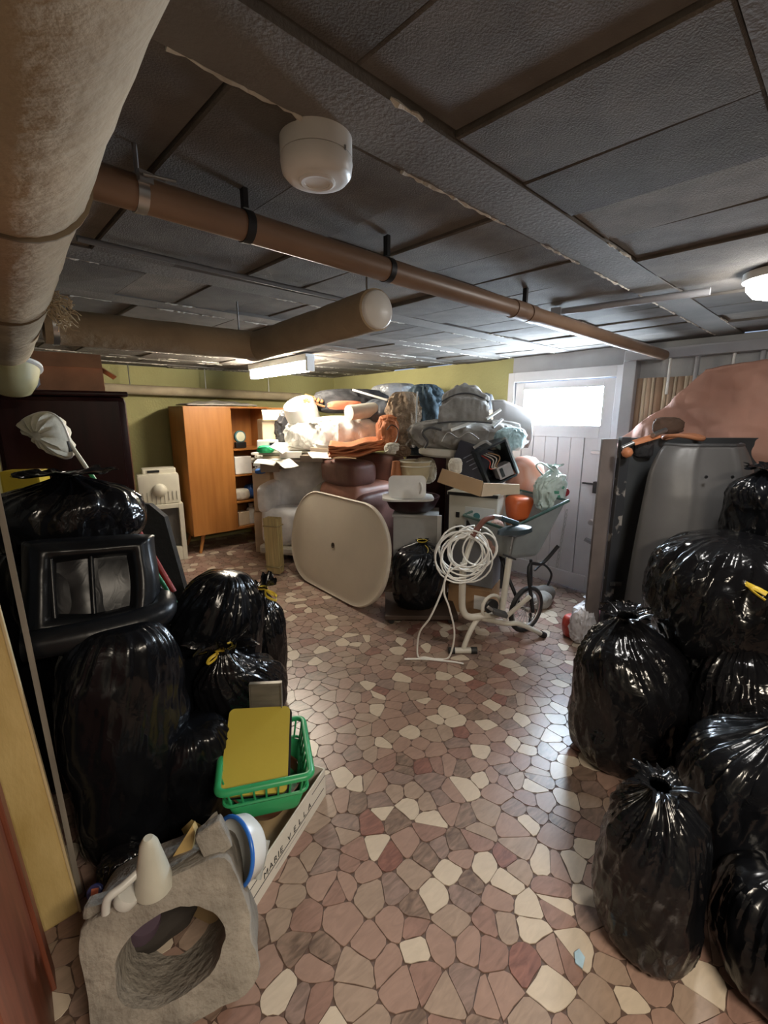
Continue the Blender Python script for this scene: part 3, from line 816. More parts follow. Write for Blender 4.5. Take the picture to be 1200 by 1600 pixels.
# gas heater and framed unit by the back wall
ht = thing('heater', 'cream heater with a round dial on the pale framed panel by the wardrobe', 'heater', (1.29, 5.56, .665), -.15)
MB().box((.42, .28, .34), (0, 0, .17), bev=.03).done('casing', CREAM, ht, smooth=40)
MB().box((.34, .2, .07), (.02, .02, .36), bev=.015).done('top_housing', CREAM, ht)
MB().box((.12, .006, .025), (-.04, -.085, .365)).done('slot', BLKP, ht)
MB().lathe([(.075, 0), (.072, .02), (.05, .04), (.0, .045)], 24, (.0, -.14, .16), (PI / 2, 0, 0)).done('dial', CREAM, ht, smooth=True)
for k in range(9): MB().box((.008, .006, .10), (-.17 + k * .0425, -.141, .09 if abs(k - 4) > 1 else .05)).done('vent', mat('vent_shadow', (.3, .28, .22), .6), ht)
fr = thing('framed_panel', 'pale framed panel with a grey screen under the cream heater', 'panel', (1.30, 5.54, 0), -.15)
for sz, lc in (((.05, .3, .665), (-.185, 0, .3325)), ((.05, .3, .665), (.185, 0, .3325)), ((.32, .3, .05), (0, 0, .64)), ((.32, .3, .16), (0, 0, .08))):
    MB().box(sz, lc, bev=.006).done('frame', CREAM, fr)
MB().box((.32, .02, .46), (0, -.06, .385)).done('screen', mat('screen_grey', (.12, .115, .105), .6), fr)

# orange wardrobe: carcass, one shut door, one open door, shelves
ow = thing('wooden_wardrobe', 'orange-brown veneered wardrobe on splayed legs with a shelf bay open', 'wardrobe', (1.60, 5.47, 0), .03)
W_, D_, Z0, Z1 = 1.06, .50, .22, 1.74
for nm, sz, lc in (('side_panel', (.022, D_, Z1 - Z0), (.011, D_ / 2, (Z0 + Z1) / 2)), ('side_panel', (.022, D_, Z1 - Z0), (W_ - .011, D_ / 2, (Z0 + Z1) / 2)),
                   ('top_panel', (W_, D_, .022), (W_ / 2, D_ / 2, Z1 - .011)), ('bottom_panel', (W_, D_, .03), (W_ / 2, D_ / 2, Z0 + .015)), ('back_panel', (W_, .01, Z1 - Z0), (W_ / 2, D_ - .005, (Z0 + Z1) / 2)),
                   ('divider', (.02, D_ - .02, Z1 - Z0 - .05), (.56, D_ / 2 + .01, (Z0 + Z1) / 2))):
    MB().box(sz, lc, bev=.003).done(nm, WOODO, ow)
MB().box((.545, .022, Z1 - Z0 - .01), (.2725, -.011, (Z0 + Z1) / 2), bev=.004).done('door', WOODO, ow)
MB().box((.47, .022, Z1 - Z0 - .01), (.235 * math.cos(1.85) + 0, .235 * -math.sin(1.85) * -1, (Z0 + Z1) / 2), bev=.004)
od = MB().box((.022, .40, Z1 - Z0 - .02), (0, -.20, (Z0 + Z1) / 2), bev=.004).done('door', WOODO, ow, loc=(W_ - .0, 0, 0), rot=(0, 0, .75))
SH = (.56, .90, 1.22)
for z in SH: MB().box((.475, D_ - .03, .02), (.808, D_ / 2 + .005, z), bev=.002).done('shelf', WOODO, ow)
for x, y, a in ((.14, .06, -.2), (.92, .06, .2), (.14, .44, -.2), (.92, .44, .2)):
    m = MB(); m.tube([(x, y, Z0 + .01), (x + a * .35 * (1 if a < 0 else 1), y - (.04 if y < .2 else -.04), 0)], [.026, .016], 12); m.done('leg', WOODO, ow, smooth=True)
def inw(x, y, z): return ow.matrix_basis @ Vector((x, y, z)) if False else Vector((1.60 + x - .03 * y, 5.47 + y + .03 * x, z))
# things on its shelves
t = thing('alarm_clock', 'round pale dial on a dark stand on the top shelf of the orange wardrobe', 'clock', inw(.70, .12, 1.235), .1)
MB().lathe([(.075, 0), (.075, .03), (.06, .034), (.0, .034)], 28, (0, 0, .14), (PI / 2, 0, 0)).done('case', mat('teal_case', (.05, .16, .18), .4), t, smooth=True)
MB().lathe([(.06, .034), (.055, .037), (.0, .037)], 28, (0, 0, .14), (PI / 2, 0, 0)).done('dial', mat('dial_cream', (.7, .72, .55), .5), t)
MB().box((.14, .06, .075), (0, -.015, .036), bev=.01).done('stand', BLKP, t)
boxthing('white_container', 'plain white box on the second shelf of the orange wardrobe', 'box', (.22, .20, .22), WHITEP, inw(.70, .14, .912), .0, .012)
bag('cloth_bundle', 'pale crumpled cloth on the third shelf of the orange wardrobe', 'cloth', inw(.68, .14, .572), .11, .09, .15, 61, SHADEW, neck=False, crump=1.5, res=(70, 50))
bag('blue_bundle', 'blue crumpled cloth beside the pale cloth in the orange wardrobe', 'cloth', inw(.85, .18, .572), .10, .08, .19, 62, mat('blue_cloth', (.03, .10, .36), .7), neck=False, crump=1.5, res=(70, 50))
t = thing('white_canister', 'white canister with a grey lid at the bottom of the orange wardrobe', 'canister', inw(.80, .12, .252))
MB().lathe([(.06, 0), (.062, .18), (.05, .20), (.03, .21), (.03, .24), (.0, .245)], 24).done('body', WHITEP, t, smooth=40)
MB().lathe([(.034, .235), (.034, .262), (.0, .263)], 24).done('lid', GREYPAINT, t)
boxthing('grey_carton', 'low beige carton beside the canister in the orange wardrobe', 'box', (.15, .16, .17), CARDP, inw(.66, .13, .252), .1)
m = MB(); m.grid(lambda u, v: ((u - .5) * .85, (v - .5) * .42, .012 + .045 * (1 - (2 * u - 1) ** 2) * (1 - (2 * v - 1) ** 2) + .01 * math.sin(u * 23) * math.sin(v * 9)), 36, 14)
tag(m.done('folded_sheet', mat('grey_film_sheet', (.33, .31, .28), .5, bump=.2), loc=inw(.50, .24, 1.745), smooth=True, solid=.012), 'grey plastic sheet lying flat on top of the orange wardrobe', 'sheet')

# ------------------------------------------------------------------ foreground: concrete block, long carton and what lies in it
def rough(m, amp, sc, seed_):
    V = np.array(m.v); d = np.stack([noise3(V * sc + k * 17, seed_ + k) for k in range(3)], 1) * amp + np.stack([noise3(V * sc * 3.1 + k * 17, seed_ + 9 + k) for k in range(3)], 1) * amp * .45
    m.v = [tuple(p) for p in V + d]; return m


def ring_block(sx, sy, depth, ra, rb, n=72):
    m = MB(); V = []; rows = []
    def sq(a, k=1.):
        c, s = math.cos(a), math.sin(a); e = 7
        r = (abs(c / (sx / 2)) ** e + abs(s / (sy / 2)) ** e) ** (-1 / e); return (r * c * k, r * s * k)
    prof = []
    for z in (-depth, -depth * .66, -depth * .33, -.006): prof.append(('o', 1, z))
    for k in (0, .2, .4, .6, .8, 1): prof.append(('m', k, 0))
    for z in (-.02, -depth * .35, -depth * .7, -depth): prof.append(('i', 1 - z * -.25, z))
    for kind, k, z in prof:
        for i in range(n):
            a = 2 * PI * i / n; o = sq(a, .985); q = (ra * math.cos(a), rb * math.sin(a))
            if kind == 'o': p = sq(a)
            elif kind == 'm': p = (o[0] + (q[0] - o[0]) * k, o[1] + (q[1] - o[1]) * k)
            else: p = (q[0] * (1 + z * .3), q[1] * (1 + z * .3))
            V.append((*p, z))
    N = len(prof)
    F = [(a * n + i, a * n + (i + 1) % n, ((a + 1) % N) * n + (i + 1) % n, ((a + 1) % N) * n + i) for a in range(N) for i in range(n)]
    return m.add(V, F)


BLK_R = (Euler((1.12, 0, -.38)).to_matrix() @ Euler((0, 0, .20)).to_matrix()).to_euler()
blk = tag(rough(ring_block(.42, .37, .30, .145, .108), .006, 14, 3).done('chimney_block', CONC, loc=(.17, 1.13, .18), rot=BLK_R, smooth=50),
          'rough square concrete chimney block with a round hole lying tilted on the floor', 'block')
for sx, hh, px_ in ((.165, .09, .08), (-.14, .03, .10)):
    h_ = MB(); h_.box((px_, hh, .075), (0, 0, 0), (0, 0, .2 * (1 if sx > 0 else -1)), bev=.012)
    rough(h_, .006, 16, 5).done('broken_lug', CONC, blk, loc=(sx, .185 + hh / 2 - .02, -.06))

# purple can inside the hole of the block and splinters
t = MB(); t.lathe([(.0, 0), (.05, 0), (.052, .01), (.05, .10), (.046, .112), (.0, .113)], 24)
tag(t.done('tin_can', mat('purple_tin', (.09, .06, .085), .5), loc=(.12, 1.37, .012), rot=(.3, .2, 0), smooth=40), 'dull purple tin showing through the hole of the concrete block', 'can')
# long white carton
BXD = math.atan2(.27, .48)
bxl = Vector((.63, 1.335, 0)); bn = Vector((-math.sin(BXD), math.cos(BXD), 0))
cb = thing('long_carton', 'long low white carton with printed lines on its side, full of odds and ends', 'box', bxl + bn * .145, BXD)
CW, CL, CH = .29, .60, .135
WCARD = mat('white_card', (.66, .62, .54), .7, var=.06); BRC = mat('old_brown_card', (.34, .24, .12), .8)
MB().box((CL, .006, CH), (0, -CW / 2, CH / 2)).done('printed_side', WCARD, cb)
MB().box((CL, .006, CH), (0, CW / 2, CH / 2)).done('side', WCARD, cb)
MB().box((.006, CW, CH), (-CL / 2, 0, CH / 2)).done('end', BRC, cb); MB().box((.006, CW, CH), (CL / 2, 0, CH / 2)).done('end', WCARD, cb)
MB().box((CL, CW, .006), (0, 0, .003)).done('bottom', BRC, cb)
INK = mat('print_ink', (.03, .03, .03), .6)
m = MB(); m.box((CL * .94, .001, .0035), (0, -CW / 2 - .0035, .050)); m.done('printed_line', INK, cb)
m = MB(); m.box((CL * .35, .001, .002), (.02, -CW / 2 - .0035, .030)); m.done('printed_line', mat('grey_ink', (.3, .29, .27), .6), cb)
m = MB(); m.box((.16, .001, .003), (-.22, -CW / 2 - .0035, .100)); m.done('printed_line', INK, cb)
m = MB(); m.box((.11, .001, .003), (.24, -CW / 2 - .0035, .105)); m.done('printed_line', INK, cb)
def text(s_, size, mt, parent, loc, rot, name='lettering', ext=.0006):
    cu = bpy.data.curves.new(name, 'FONT'); cu.body = s_; cu.size = size; cu.extrude = ext; cu.align_x = 'CENTER'; cu.space_character = 1.25
    tmp = bpy.data.objects.new(name, cu); COL.objects.link(tmp); bpy.context.view_layer.update()
    me = bpy.data.meshes.new_from_object(tmp.evaluated_get(bpy.context.evaluated_depsgraph_get())); bpy.data.objects.remove(tmp)
    o = bpy.data.objects.new(name, me); COL.objects.link(o); me.materials.clear(); me.materials.append(mt); o.parent = parent; o.location = loc; o.rotation_euler = rot; return o
text('MARIE  V E L L A', .036, INK, cb, (.01, -CW / 2 - .0036, .058), (PI / 2, 0, 0))
for x, a in ((-.29, .5), (-.16, -.3)):
    m = MB(); m.prism([(-.045, 0), (.045, 0), (.03, .06), (-.02, .075)], .005, rot=(.9, 0, a)); m.done('flap', mat('yellow_card', (.50, .36, .13), .8), cb, loc=(x, -.10 if x < -.2 else .13, CH - .005), rot=(0, 0, .6))
# bowl, basket, boards
t = MB(); t.lathe([(.0, 0), (.075, .0), (.12, .06), (.145, .13), (.138, .13), (.113, .06), (.07, .008), (.0, .008)], 36)
cin = cb.location + Vector((math.cos(BXD), math.sin(BXD), 0)) * .08
tag(t.done('brown_bowl', mat('brown_glaze', (.14, .055, .03), .35), loc=(cin.x, cin.y, .10), smooth=40), 'wide brown bowl under the green basket in the long carton', 'bowl')
gb = thing('green_basket', 'green plastic basket with an open rim above the long white carton', 'basket', (cin.x + .0, cin.y - .01, .19), -.42)
def rim(sx, sy, z, r_, cr=.03): return [(x, y, z) for x, y in rrect(sx, sy, cr)]
m = MB(); m.tube(rim(.33, .34, .165, 0), .011, 8, closed=True, flat=1.3); m.done('rim', GREENP, gb, smooth=True)
m = MB(); m.tube(rim(.30, .31, .09, 0), .006, 6, closed=True); m.done('band', GREENP, gb, smooth=True)
m = MB()
top, bot = rim(.325, .335, .16, 0, .03), rim(.24, .25, 0, 0, .03)
N = len(top); m.add(top + rim(.285, .295, .08, 0, .03), []) if False else None
V = rim(.285, .295, .088, 0) + bot; m.add(V, [(k, (k + 1) % N, N + (k + 1) % N, N + k) for k in range(N)] + [tuple(range(N, 2 * N))]); m.done('body', GREENP, gb, smooth=40, solid=.004)
for sx, sy in [(a * .045, s * .162) for a in range(-3, 4) for s in (-1, 1)] + [(s * .157, a * .045) for a in range(-3, 4) for s in (-1, 1)]:
    MB().tube([(sx, sy, .163), (sx * .9, sy * .9, .085)], .004, 6).done('rib', GREENP, gb, smooth=True)
for k, (dx, mt, lab) in enumerate(((0, mat('mustard_laminate', (.42, .33, .045), .45, var=.03, bump=.05), 'mustard yellow rounded board lying in the green basket'), (1, BLKP, 'dark board under the mustard yellow board in the green basket'))):
    m = MB(); m.prism(rrect(.245, .33, .022), .012)
    tag(m.done('tray_board', mt, loc=Vector((cin.x - .02 + .012 * k, cin.y + .015 + .006 * k, .360 - .020 * k)), rot=(.48, .06, -.52)), lab, 'board', 'boards in the green basket')
tb = MB(); tb.box((.13, .012, .34), (0, 0, .17), bev=.002); tb.box((.004, .022, .34), (-.065, -.008, .17)); tb.box((.004, .022, .34), (.065, -.008, .17)); tb.box((.134, .022, .006), (0, -.008, .34))
tag(tb.done('metal_tray', mat('dull_metal', (.20, .18, .15), .45, .6, var=.3, stretch=(1, 1, 6)), loc=(.70, 1.62, .205), rot=(-.10, 0, -.62)), 'narrow dull metal tray standing behind the mustard yellow board', 'tray')
boxthing('dark_carton', 'dark carton under the metal tray against the black bags', 'box', (.15, .08, .205), CHARC, (.70, 1.63, 0), -.6)
t = thing('enamel_basin', 'white enamel basin with a blue rim standing on edge beside the basket', 'basin', spot(366, 1330, 1.20))
Rb = Vector((-.88, -.16, .30)).to_track_quat('Z', 'Y').to_euler()
MB().lathe([(.0, -.075), (.07, -.072), (.092, -.05), (.10, 0), (.093, 0), (.085, -.045), (.065, -.062), (.0, -.065)], 40, rot=Rb).done('bowl', mat('white_enamel', (.62, .64, .64), .3), t, smooth=40)
m = MB(); m.tube([Rb.to_matrix() @ Vector((.098 * math.cos(a), .098 * math.sin(a), .002)) for a in [2 * PI * i / 40 for i in range(40)]], .007, 8, closed=True)
m.done('blue_rim', mat('blue_enamel', (.02, .13, .50), .3), t, smooth=True)
MB().tube([(0, 0, 0), (.02, .0, -.01)], .02, 10, M=Rb.to_matrix().to_4x4()).done('foot', BLKP, t) if False else None
p = spot(408, 1335, 1.24); m = MB(); m.tube([p - Vector((.03, .03, .05)), p + Vector((.03, .02, .02))], .013, 12)
tag(m.done('grey_tube', mat('grey_tube', (.30, .31, .29), .5), smooth=40), 'short grey tube between the enamel basin and the carton side', 'tube')
# white bottle, lid, wood
t = thing('white_funnel', 'tall translucent white funnel standing behind the concrete block', 'funnel', on_surface(blk, 244, 1392) + Vector((0, .02, .055)))
m = MB(); m.lathe([(.0, -.06), (.050, -.06), (.046, -.02), (.024, .09), (.016, .105), (.012, .11), (.0, .11)], 28); m.done('cone', mat('cloudy_plastic', (.46, .45, .38), .45), t, smooth=40)
t = thing('plastic_bracket', 'white plastic bracket with a curved handle on top of the concrete block', 'bracket', on_surface(blk, 205, 1410) + Vector((0, .0, .045)))
m = MB(); m.tube(spline([(-.06, .0, -.03), (-.05, 0, .01), (-.01, 0, .022), (.04, .01, .035), (.06, .01, .05)], 6), .011, 10); m.box((.035, .03, .03), (.055, .01, .045), (0, .4, 0), bev=.008); m.done('handle', mat('pale_plastic', (.55, .55, .52), .4), t, smooth=40)
m = MB(); m.lathe([(.0, -.03), (.03, -.03), (.034, -.01), (.03, .0), (.0, .0)], 24, (.0, .01, -.02), (.2, .5, 0)); m.done('socket', mat('pale_plastic', (.55, .55, .52), .4), t, smooth=40)
t = thing('jar_lid', 'blue and orange jar lid beside the concrete block', 'lid', spot(148, 1394, 1.14))
m = MB(); m.lathe([(.0, -.008), (.022, -.008), (.022, .006), (.019, .009), (.0, .009)], 24, rot=(.9, 0, -.5)); m.done('blue_cap', mat('navy', (.02, .025, .10), .4), t, smooth=40)
MB().box((.020, .018, .003), (.0, -.0065, .0075), (.9, 0, -.5)).done('orange_label', mat('coral', (.55, .16, .08), .5), t)
p = spot(290, 1330, 1.2)
m = MB(); m.prism([(-.03, 0), (.025, .02), (.03, .07), (.018, .09)], .03, rot=(1.2, .1, -.6))
tag(m.done('wood_offcut', mat('yellow_pine', (.45, .31, .12), .6), loc=p), 'pointed yellow wood offcut between the funnel and the enamel basin', 'offcut')
m = MB(); m.box((.035, .02, .15), (0, 0, .075), bev=.002)
tag(m.done('wood_block', mat('grey_pine', (.17, .13, .08), .7), loc=p - Vector((-.01, -.02, .15)), rot=(0, 0, -.4)), 'dim wood block standing under the pointed yellow offcut', 'offcut')

# ------------------------------------------------------------------ oval table top on edge
ta = .17
TM = Matrix(((0, math.sin(ta), -math.cos(ta), 2.235), (-1, 0, 0, 3.42), (0, math.cos(ta), math.sin(ta), .462), (0, 0, 0, 1)))
tt = thing('table_top', 'oval cream table top standing on edge in front of the brown armchair', 'table top', (2.2, 3.42, 0))
TM = Matrix.Translation(-tt.location) @ TM
ol = rrect(1.56, .91, .42, 14)
TTM = mat('cream_laminate', (.60, .53, .43), .5, var=.05, scale=3)
N = len(ol); m = MB(); V, F = [], []
for k, z in ((.0, .010), (.90, .010), (.965, .008), (.985, .012), (1, .006), (1.006, -.008), (1, -.024), (.97, -.03), (0.0, -.03)):
    for x, y in ol: V.append((x * max(k, .02), y * max(k, .02), z))
for a in range(8):
    for i in range(N): F.append((a * N + i, a * N + (i + 1) % N, (a + 1) * N + (i + 1) % N, (a + 1) * N + i))
F.append(tuple(8 * N + i for i in range(N)))
m.add(V, F, 0, TM); m.done('top', TTM, tt, smooth=40)
m = MB(); m.lathe([(.024, .008), (.026, .013), (.018, .013), (.015, .0105), (.0, .0105)], 24, M=TM); m.done('hole_ring', mat('hole_brown', (.05, .035, .025), .6), tt, smooth=40)

# ------------------------------------------------------------------ the heap in the corner
def pb(x0, x1, y0, y1, fwd):
    a, b = spot((x0 + x1) / 2, y1, fwd), spot((x0 + x1) / 2, y0, fwd)
    return a, (x1 - x0) * fwd / FPX * 1.0, b.z - a.z
def flr(px, py, fwd): p = spot(px, py, fwd); p.z = 0; return p
def pbox(name, label, cat, x0, x1, y0, y1, fwd, d, mt, dr_=0., bev=.006, group=None, ground=False):
    a, w_, h_ = pb(x0, x1, y0, y1, fwd); a = a + FH * (d / 2)
    if ground: h_ += a.z; a.z = 0
    return boxthing(name, label, cat, (w_, d, h_), mt, a, -YAW + dr_, bev, group)
def pheap(name, label, cat, x0, x1, y0, y1, fwd, d, mt, seed_, crump=1.4, fold=1.6, boxy=.7, res=(96, 64), rz=0., group=None, wr=1.):
    a, w_, h_ = pb(x0, x1, y0, y1, fwd)
    return bag(name, label, cat, a + FH * (d * .3), w_ * .54, d / 2, h_ * 1.04, seed_, mt, neck=False, crump=crump, fold=fold, boxy=boxy, res=res, rot=(0, 0, -YAW + rz), group=group, wr=wr)

# plastic-wrapped armchair
ac = thing('wrapped_armchair', 'armchair wrapped in grey plastic film beside the stacked cartons', 'armchair', flr(474, 800, 5.25), -YAW - .25)
MB().box((.80, .72, .10), (0, 0, .14), bev=.03).done('rail', SHADEW, ac)
for x in (-.34, .34):
    for y in (-.3, .3): MB().tube([(x, y, .10), (x, y, 0)], [.028, .02], 10).done('leg', WOODP, ac)
def softbox(sx, sy, sz, loc, seed_, amp=.02, e=.32, mt=GREYF, nm='part', par=None, bulge=1.):
    nu, nv = 72, 40; V = []
    for j in range(nv + 1):
        ph = -PI / 2 + PI * j / nv
        for i in range(nu):
            th = 2 * PI * i / nu; f = lambda t_: math.copysign(abs(t_) ** e, t_)
            V.append((sx / 2 * f(math.cos(th)) * f(math.cos(ph)), sy / 2 * f(math.sin(th)) * f(math.cos(ph)), sz / 2 * f(math.sin(ph))))
    V = np.array(V); V = V + np.stack([noise3(V * 5 + k * 9, seed_ + k) for k in range(3)], 1) * amp
    F = [(j * nu + i, j * nu + (i + 1) % nu, (j + 1) * nu + (i + 1) % nu, (j + 1) * nu + i) for j in range(nv) for i in range(nu)]
    m = MB(); m.v = [tuple(p) for p in V + np.array(loc)]; m.f = F; m.m = [0] * len(F)
    return m.done(nm, mt, par, smooth=60)
WRAP = bag_mat('wrap_film', (.78, .78, .80), rough=.28, bump=.12)
softbox(.80, .72, .44, (0, 0, .40), 71, .012, .3, WRAP, 'seat_base', ac)
softbox(.78, .40, .62, (0, .16, .84), 72, .02, .4, WRAP, 'backrest', ac)
for s in (-1, 1): softbox(.17, .66, .36, (s * .33, -.04, .72), 73 + s, .014, .45, WRAP, 'armrest', ac)

# brown leather armchair
ba = thing('brown_armchair', 'brown leather armchair behind the oval table top, orange cloth on it', 'armchair', flr(566, 790, 4.75), -YAW - .8)
softbox(.62, .72, .90, (0, 0, .53), 81, .012, .22, LEATHER_LIT, 'body', ba)
softbox(.60, .34, .26, (0, -.20, 1.08), 82, .014, .45, LEATHER_SHADE, 'cushion', ba)
softbox(.60, .26, .42, (0, .26, 1.04), 83, .014, .4, LEATHER_SHADE, 'backrest', ba)
softbox(.16, .74, .70, (.30, .0, .55), 84, .012, .35, LEATHER_SHADE, 'armrest', ba)
for x in (-.24, .24):
    for y in (-.28, .28): MB().tube([(x, y, .10), (x, y, 0)], .025, 10).done('leg', WOODD, ba)

# supports inside the heap
pbox('dark_cabinet', 'dark cabinet buried in the heap behind the white shell seat', 'cabinet', 632, 694, 712, 880, 4.95, .25, WOODD, ground=True)
pbox('old_chest', 'dark chest buried in the heap behind the cream control box', 'chest', 700, 790, 760, 880, 4.15, .4, mat('chest_dark', (.02, .018, .02), .6), ground=True)
pbox('tall_carton', 'tall brown carton at the back of the heap under the clothes', 'box', 486, 560, 690, 860, 5.95, .28, CARD, ground=True)
pbox('back_carton', 'brown carton at the back of the heap behind the buggy hood', 'box', 650, 700, 665, 860, 5.02, .26, CARD, ground=True)

# cartons between the wardrobe and the armchair
pbox('carton', 'lower tan carton beside the orange wardrobe', 'box', 399, 424, 800, 880, 5.35, .3, CARDP, .1, ground=True, group='cartons by the wardrobe')
pbox('carton', 'upper tan carton beside the orange wardrobe, papers on it', 'box', 398, 426, 738, 799, 5.35, .3, CARDP, -.05, group='cartons by the wardrobe')
a = pb(396, 442, 700, 736, 5.2)[0]
for k in range(7):
    t = boxthing('newspaper', 'folded newspaper, number %s from the bottom of the stack on the tan carton' % ['first', 'second', 'third', 'fourth', 'fifth', 'sixth', 'topmost'][k] if False else ['lowest folded newspaper on the tan carton', 'second lowest newspaper on the tan carton', 'third newspaper up on the tan carton', 'middle newspaper of the stack on the tan carton', 'third newspaper from the top on the tan carton', 'second newspaper from the top on the tan carton', 'topmost newspaper on the tan carton'][k],
                 'newspaper', (.34, .26, .026), mat('newsprint', (.62, .58, .50), .8, color2=(.16, .14, .12), scale=14, stretch=(3, 1, 3), sharp=(.5, .6)) if k % 2 else PAPER, a + FH * .12 + Vector((0, 0, k * .030)), -YAW + rnd.uniform(-.3, .3), .004, 'newspapers on the carton')
bag('blue_rag', 'small blue rag tucked under the newspapers', 'rag', spot(407, 740, 5.1), .06, .05, .06, 85, mat('rag_blue', (.05, .16, .5), .8), neck=False, res=(50, 36))
# white boards on the wrapped armchair
bl_ = ['lowest white board on the wrapped armchair', 'second white board up on the wrapped armchair', 'third white board up on the wrapped armchair', 'fourth white board up on the wrapped armchair', 'topmost white board on the wrapped armchair']
a = spot(462, 722, 5.0); az = 1.18
for k in range(5):
    o = boxthing('white_board', bl_[k], 'board', (.72, .40, .020), PAPER if k != 1 else CARDP, Vector((a.x, a.y, az + .030 * k)) + RV * rnd.uniform(-.06, .06) + FH * (.10 + rnd.uniform(-.04, .04)), -YAW + rnd.uniform(-.25, .25), .002, 'white boards on the wrapped armchair', rot=(.13, .01, -YAW + rnd.uniform(-.2, .2)))
t = thing('white_appliance', 'small white box with a black socket at the wardrobe end of the boards', 'box', spot(419, 702, 4.95), -YAW + .2)
MB().box((.22, .16, .10), (0, 0, .05), bev=.012).done('case', WHITEP, t); MB().box((.06, .01, .05), (.05, -.081, .05)).done('socket', BLKP, t)
pheap('green_cloth', 'small bright green cloth under the white box', 'cloth', 403, 426, 696, 708, 4.85, .12, mat('bright_green', (.02, .42, .16), .7), 86, res=(50, 30))
open_box('open_carton', 'pale open carton standing on the boards beside the open wardrobe door', spot(425, 688, 5.35), .26, .22, .24, CARDP, -YAW + .5, .12)
pheap('dark_grey_bag', 'dark grey bag beside the pale open carton', 'bag', 428, 474, 640, 694, 5.25, .3, bag_mat('charcoal_film', (.045, .045, .05), .3), 87, fold=1.2)
pheap('white_sack', 'big white plastic sack lying across the heap under the lamp', 'sack', 478, 592, 650, 708, 4.75, .5, WHITEF, 88)
pheap('white_sack', 'second white sack next to the dark grey bag', 'sack', 448, 512, 655, 702, 4.9, .4, WHITEF, 89)
t = thing('white_basket', 'white rounded basket at the top of the heap', 'basket', spot(480, 668, 5.1))
m = MB(); m.lathe([(.0, 0), (.13, .0), (.17, .06), (.18, .22), (.165, .30), (.15, .31), (.14, .29), (.155, .2), (.14, .07), (.0, .03)], 28, rot=(.25, -.5, 0)); m.done('shell', WHITEP, t, smooth=40)
t = thing('brown_grill', 'brown slatted tray tilted on the white basket', 'tray', spot(492, 630, 5.05), -YAW)
for k in range(5): MB().box((.030, .14, .02), (-.09 + k * .045, 0, .04), (.5, .3, 0), bev=.004).done('slat', mat('rust_brown', (.30, .14, .06), .6), t)
for y in (-.06, .06): MB().box((.24, .015, .015), (0, y, .028 + y * .5), (.5, .3, 0)).done('bar', mat('rust_brown', (.30, .14, .06), .6), t)
pheap('black_clothes', 'heap of black clothes at the very top of the heap', 'clothes', 494, 602, 607, 646, 5.05, .45, CHARC, 90, fold=2.2)
m = MB(); m.tube([spot(551, 609, 4.85), spot(605, 625, 4.75)], .014, 4); tag(m.done('white_lath', WHITEP), 'white lath lying across the black clothes', 'lath')
pheap('red_cloth', 'strip of orange-red cloth below the black clothes', 'cloth', 516, 562, 626, 640, 4.8, .14, mat('coral_cloth', (.5, .14, .07), .8), 91, res=(60, 34))
t = MB(); q0, q1 = spot(545, 645, 4.62), spot(585, 640, 4.85)
t.tube([q0, q1], .075, 20); t.tube([q0 - (q1 - q0).normalized() * .001, q0 + (q1 - q0).normalized() * .02], .04, 16)
tag(t.done('rolled_mat', SHADEW, smooth=40), 'cream rolled mat with its round end facing the table top', 'mat')
pheap('grey_bag', 'shiny slate grey bag beside the tan fur', 'bag', 566, 640, 622, 682, 4.85, .4, bag_mat('slate_film', (.10, .11, .13), .3), 92)
pheap('clear_sheet', 'crumpled clear sheet at the top of the heap against the green wall', 'sheet', 588, 655, 598, 632, 5.2, .3, GREYF, 93, crump=2.)
oc = thing('orange_cloth', 'orange-brown cloth folded in layers on the brown armchair', 'cloth', spot(566, 715, 4.45))
for k in range(5):
    m = MB(); off = k * .026
    m.grid(lambda u, v: tuple(RV * ((u - .5) * .62) + FH * ((v - .5) * .30) + Vector((0, 0, off + .02 + .10 * u * u + .02 * math.sin(v * 7 + k) + .012 * math.sin(u * 11 + k * 2)))), 26, 12)
    m.done('layer', ORANGE, oc, smooth=True, solid=.016)
pheap('orange_bundle', 'bright orange bundle at the edge of the tan fur', 'bundle', 590, 622, 648, 700, 4.35, .25, ORANGE, 94)
pheap('fur_throw', 'shaggy tan fur throw hanging on the heap', 'throw', 606, 656, 612, 700, 4.45, .32, FUR, 95, crump=.8, fold=3, boxy=.5)
pheap('blue_blanket', 'blue-grey blanket between the fur throw and the buggy hood', 'blanket', 636, 692, 600, 712, 4.55, .35, BLUECL, 96, fold=2.6, boxy=.5)
m = MB(); m.tube([spot(652, 612, 4.3), spot(650, 662, 4.25)], .008, 8); tag(m.done('thin_rod', STEEL), 'thin steel rod upright in front of the blue-grey blanket', 'rod')

# buggy: hood, quilt, pad, tubes, shell
bg = thing('buggy_hood', 'grey pleated buggy hood at the top of the heap', 'buggy hood', spot(722, 668, 4.15), -YAW)
m = MB()
def hood(u, v):
    a = math.radians(8 + 150 * v); R_ = .30 + .018 * math.cos(v * PI * 10)
    k = 1 - .35 * v
    return ((u - .5) * .46 * k - .02 + .05 * v, -.02 - .20 * math.cos(a), R_ * math.sin(a) * (1 - .25 * (2 * u - 1) ** 2) * 1.18)
V_ = None
def hood2(u, v):
    p = Vector(hood(u, v)); q = np.array([[u * 5, v * 7, .3]]); n1 = float(ridged(q, 41)[0]) - .5; n2 = float(ridged(q * 2.3, 42)[0]) - .5
    return tuple(p * (1 + .07 * n1 + .035 * n2))
m.grid(hood2, 40, 64); m.done('canopy', GREYCL, bg, smooth=60, solid=.01)
for k, v in enumerate((.0, .33, .66)):
    m = MB(); m.tube([Vector(hood(u / 12, v)) + Vector((0, -.008, .004)) for u in range(13)], .007, 6); m.done('hoop', DARKGR, bg, smooth=True)
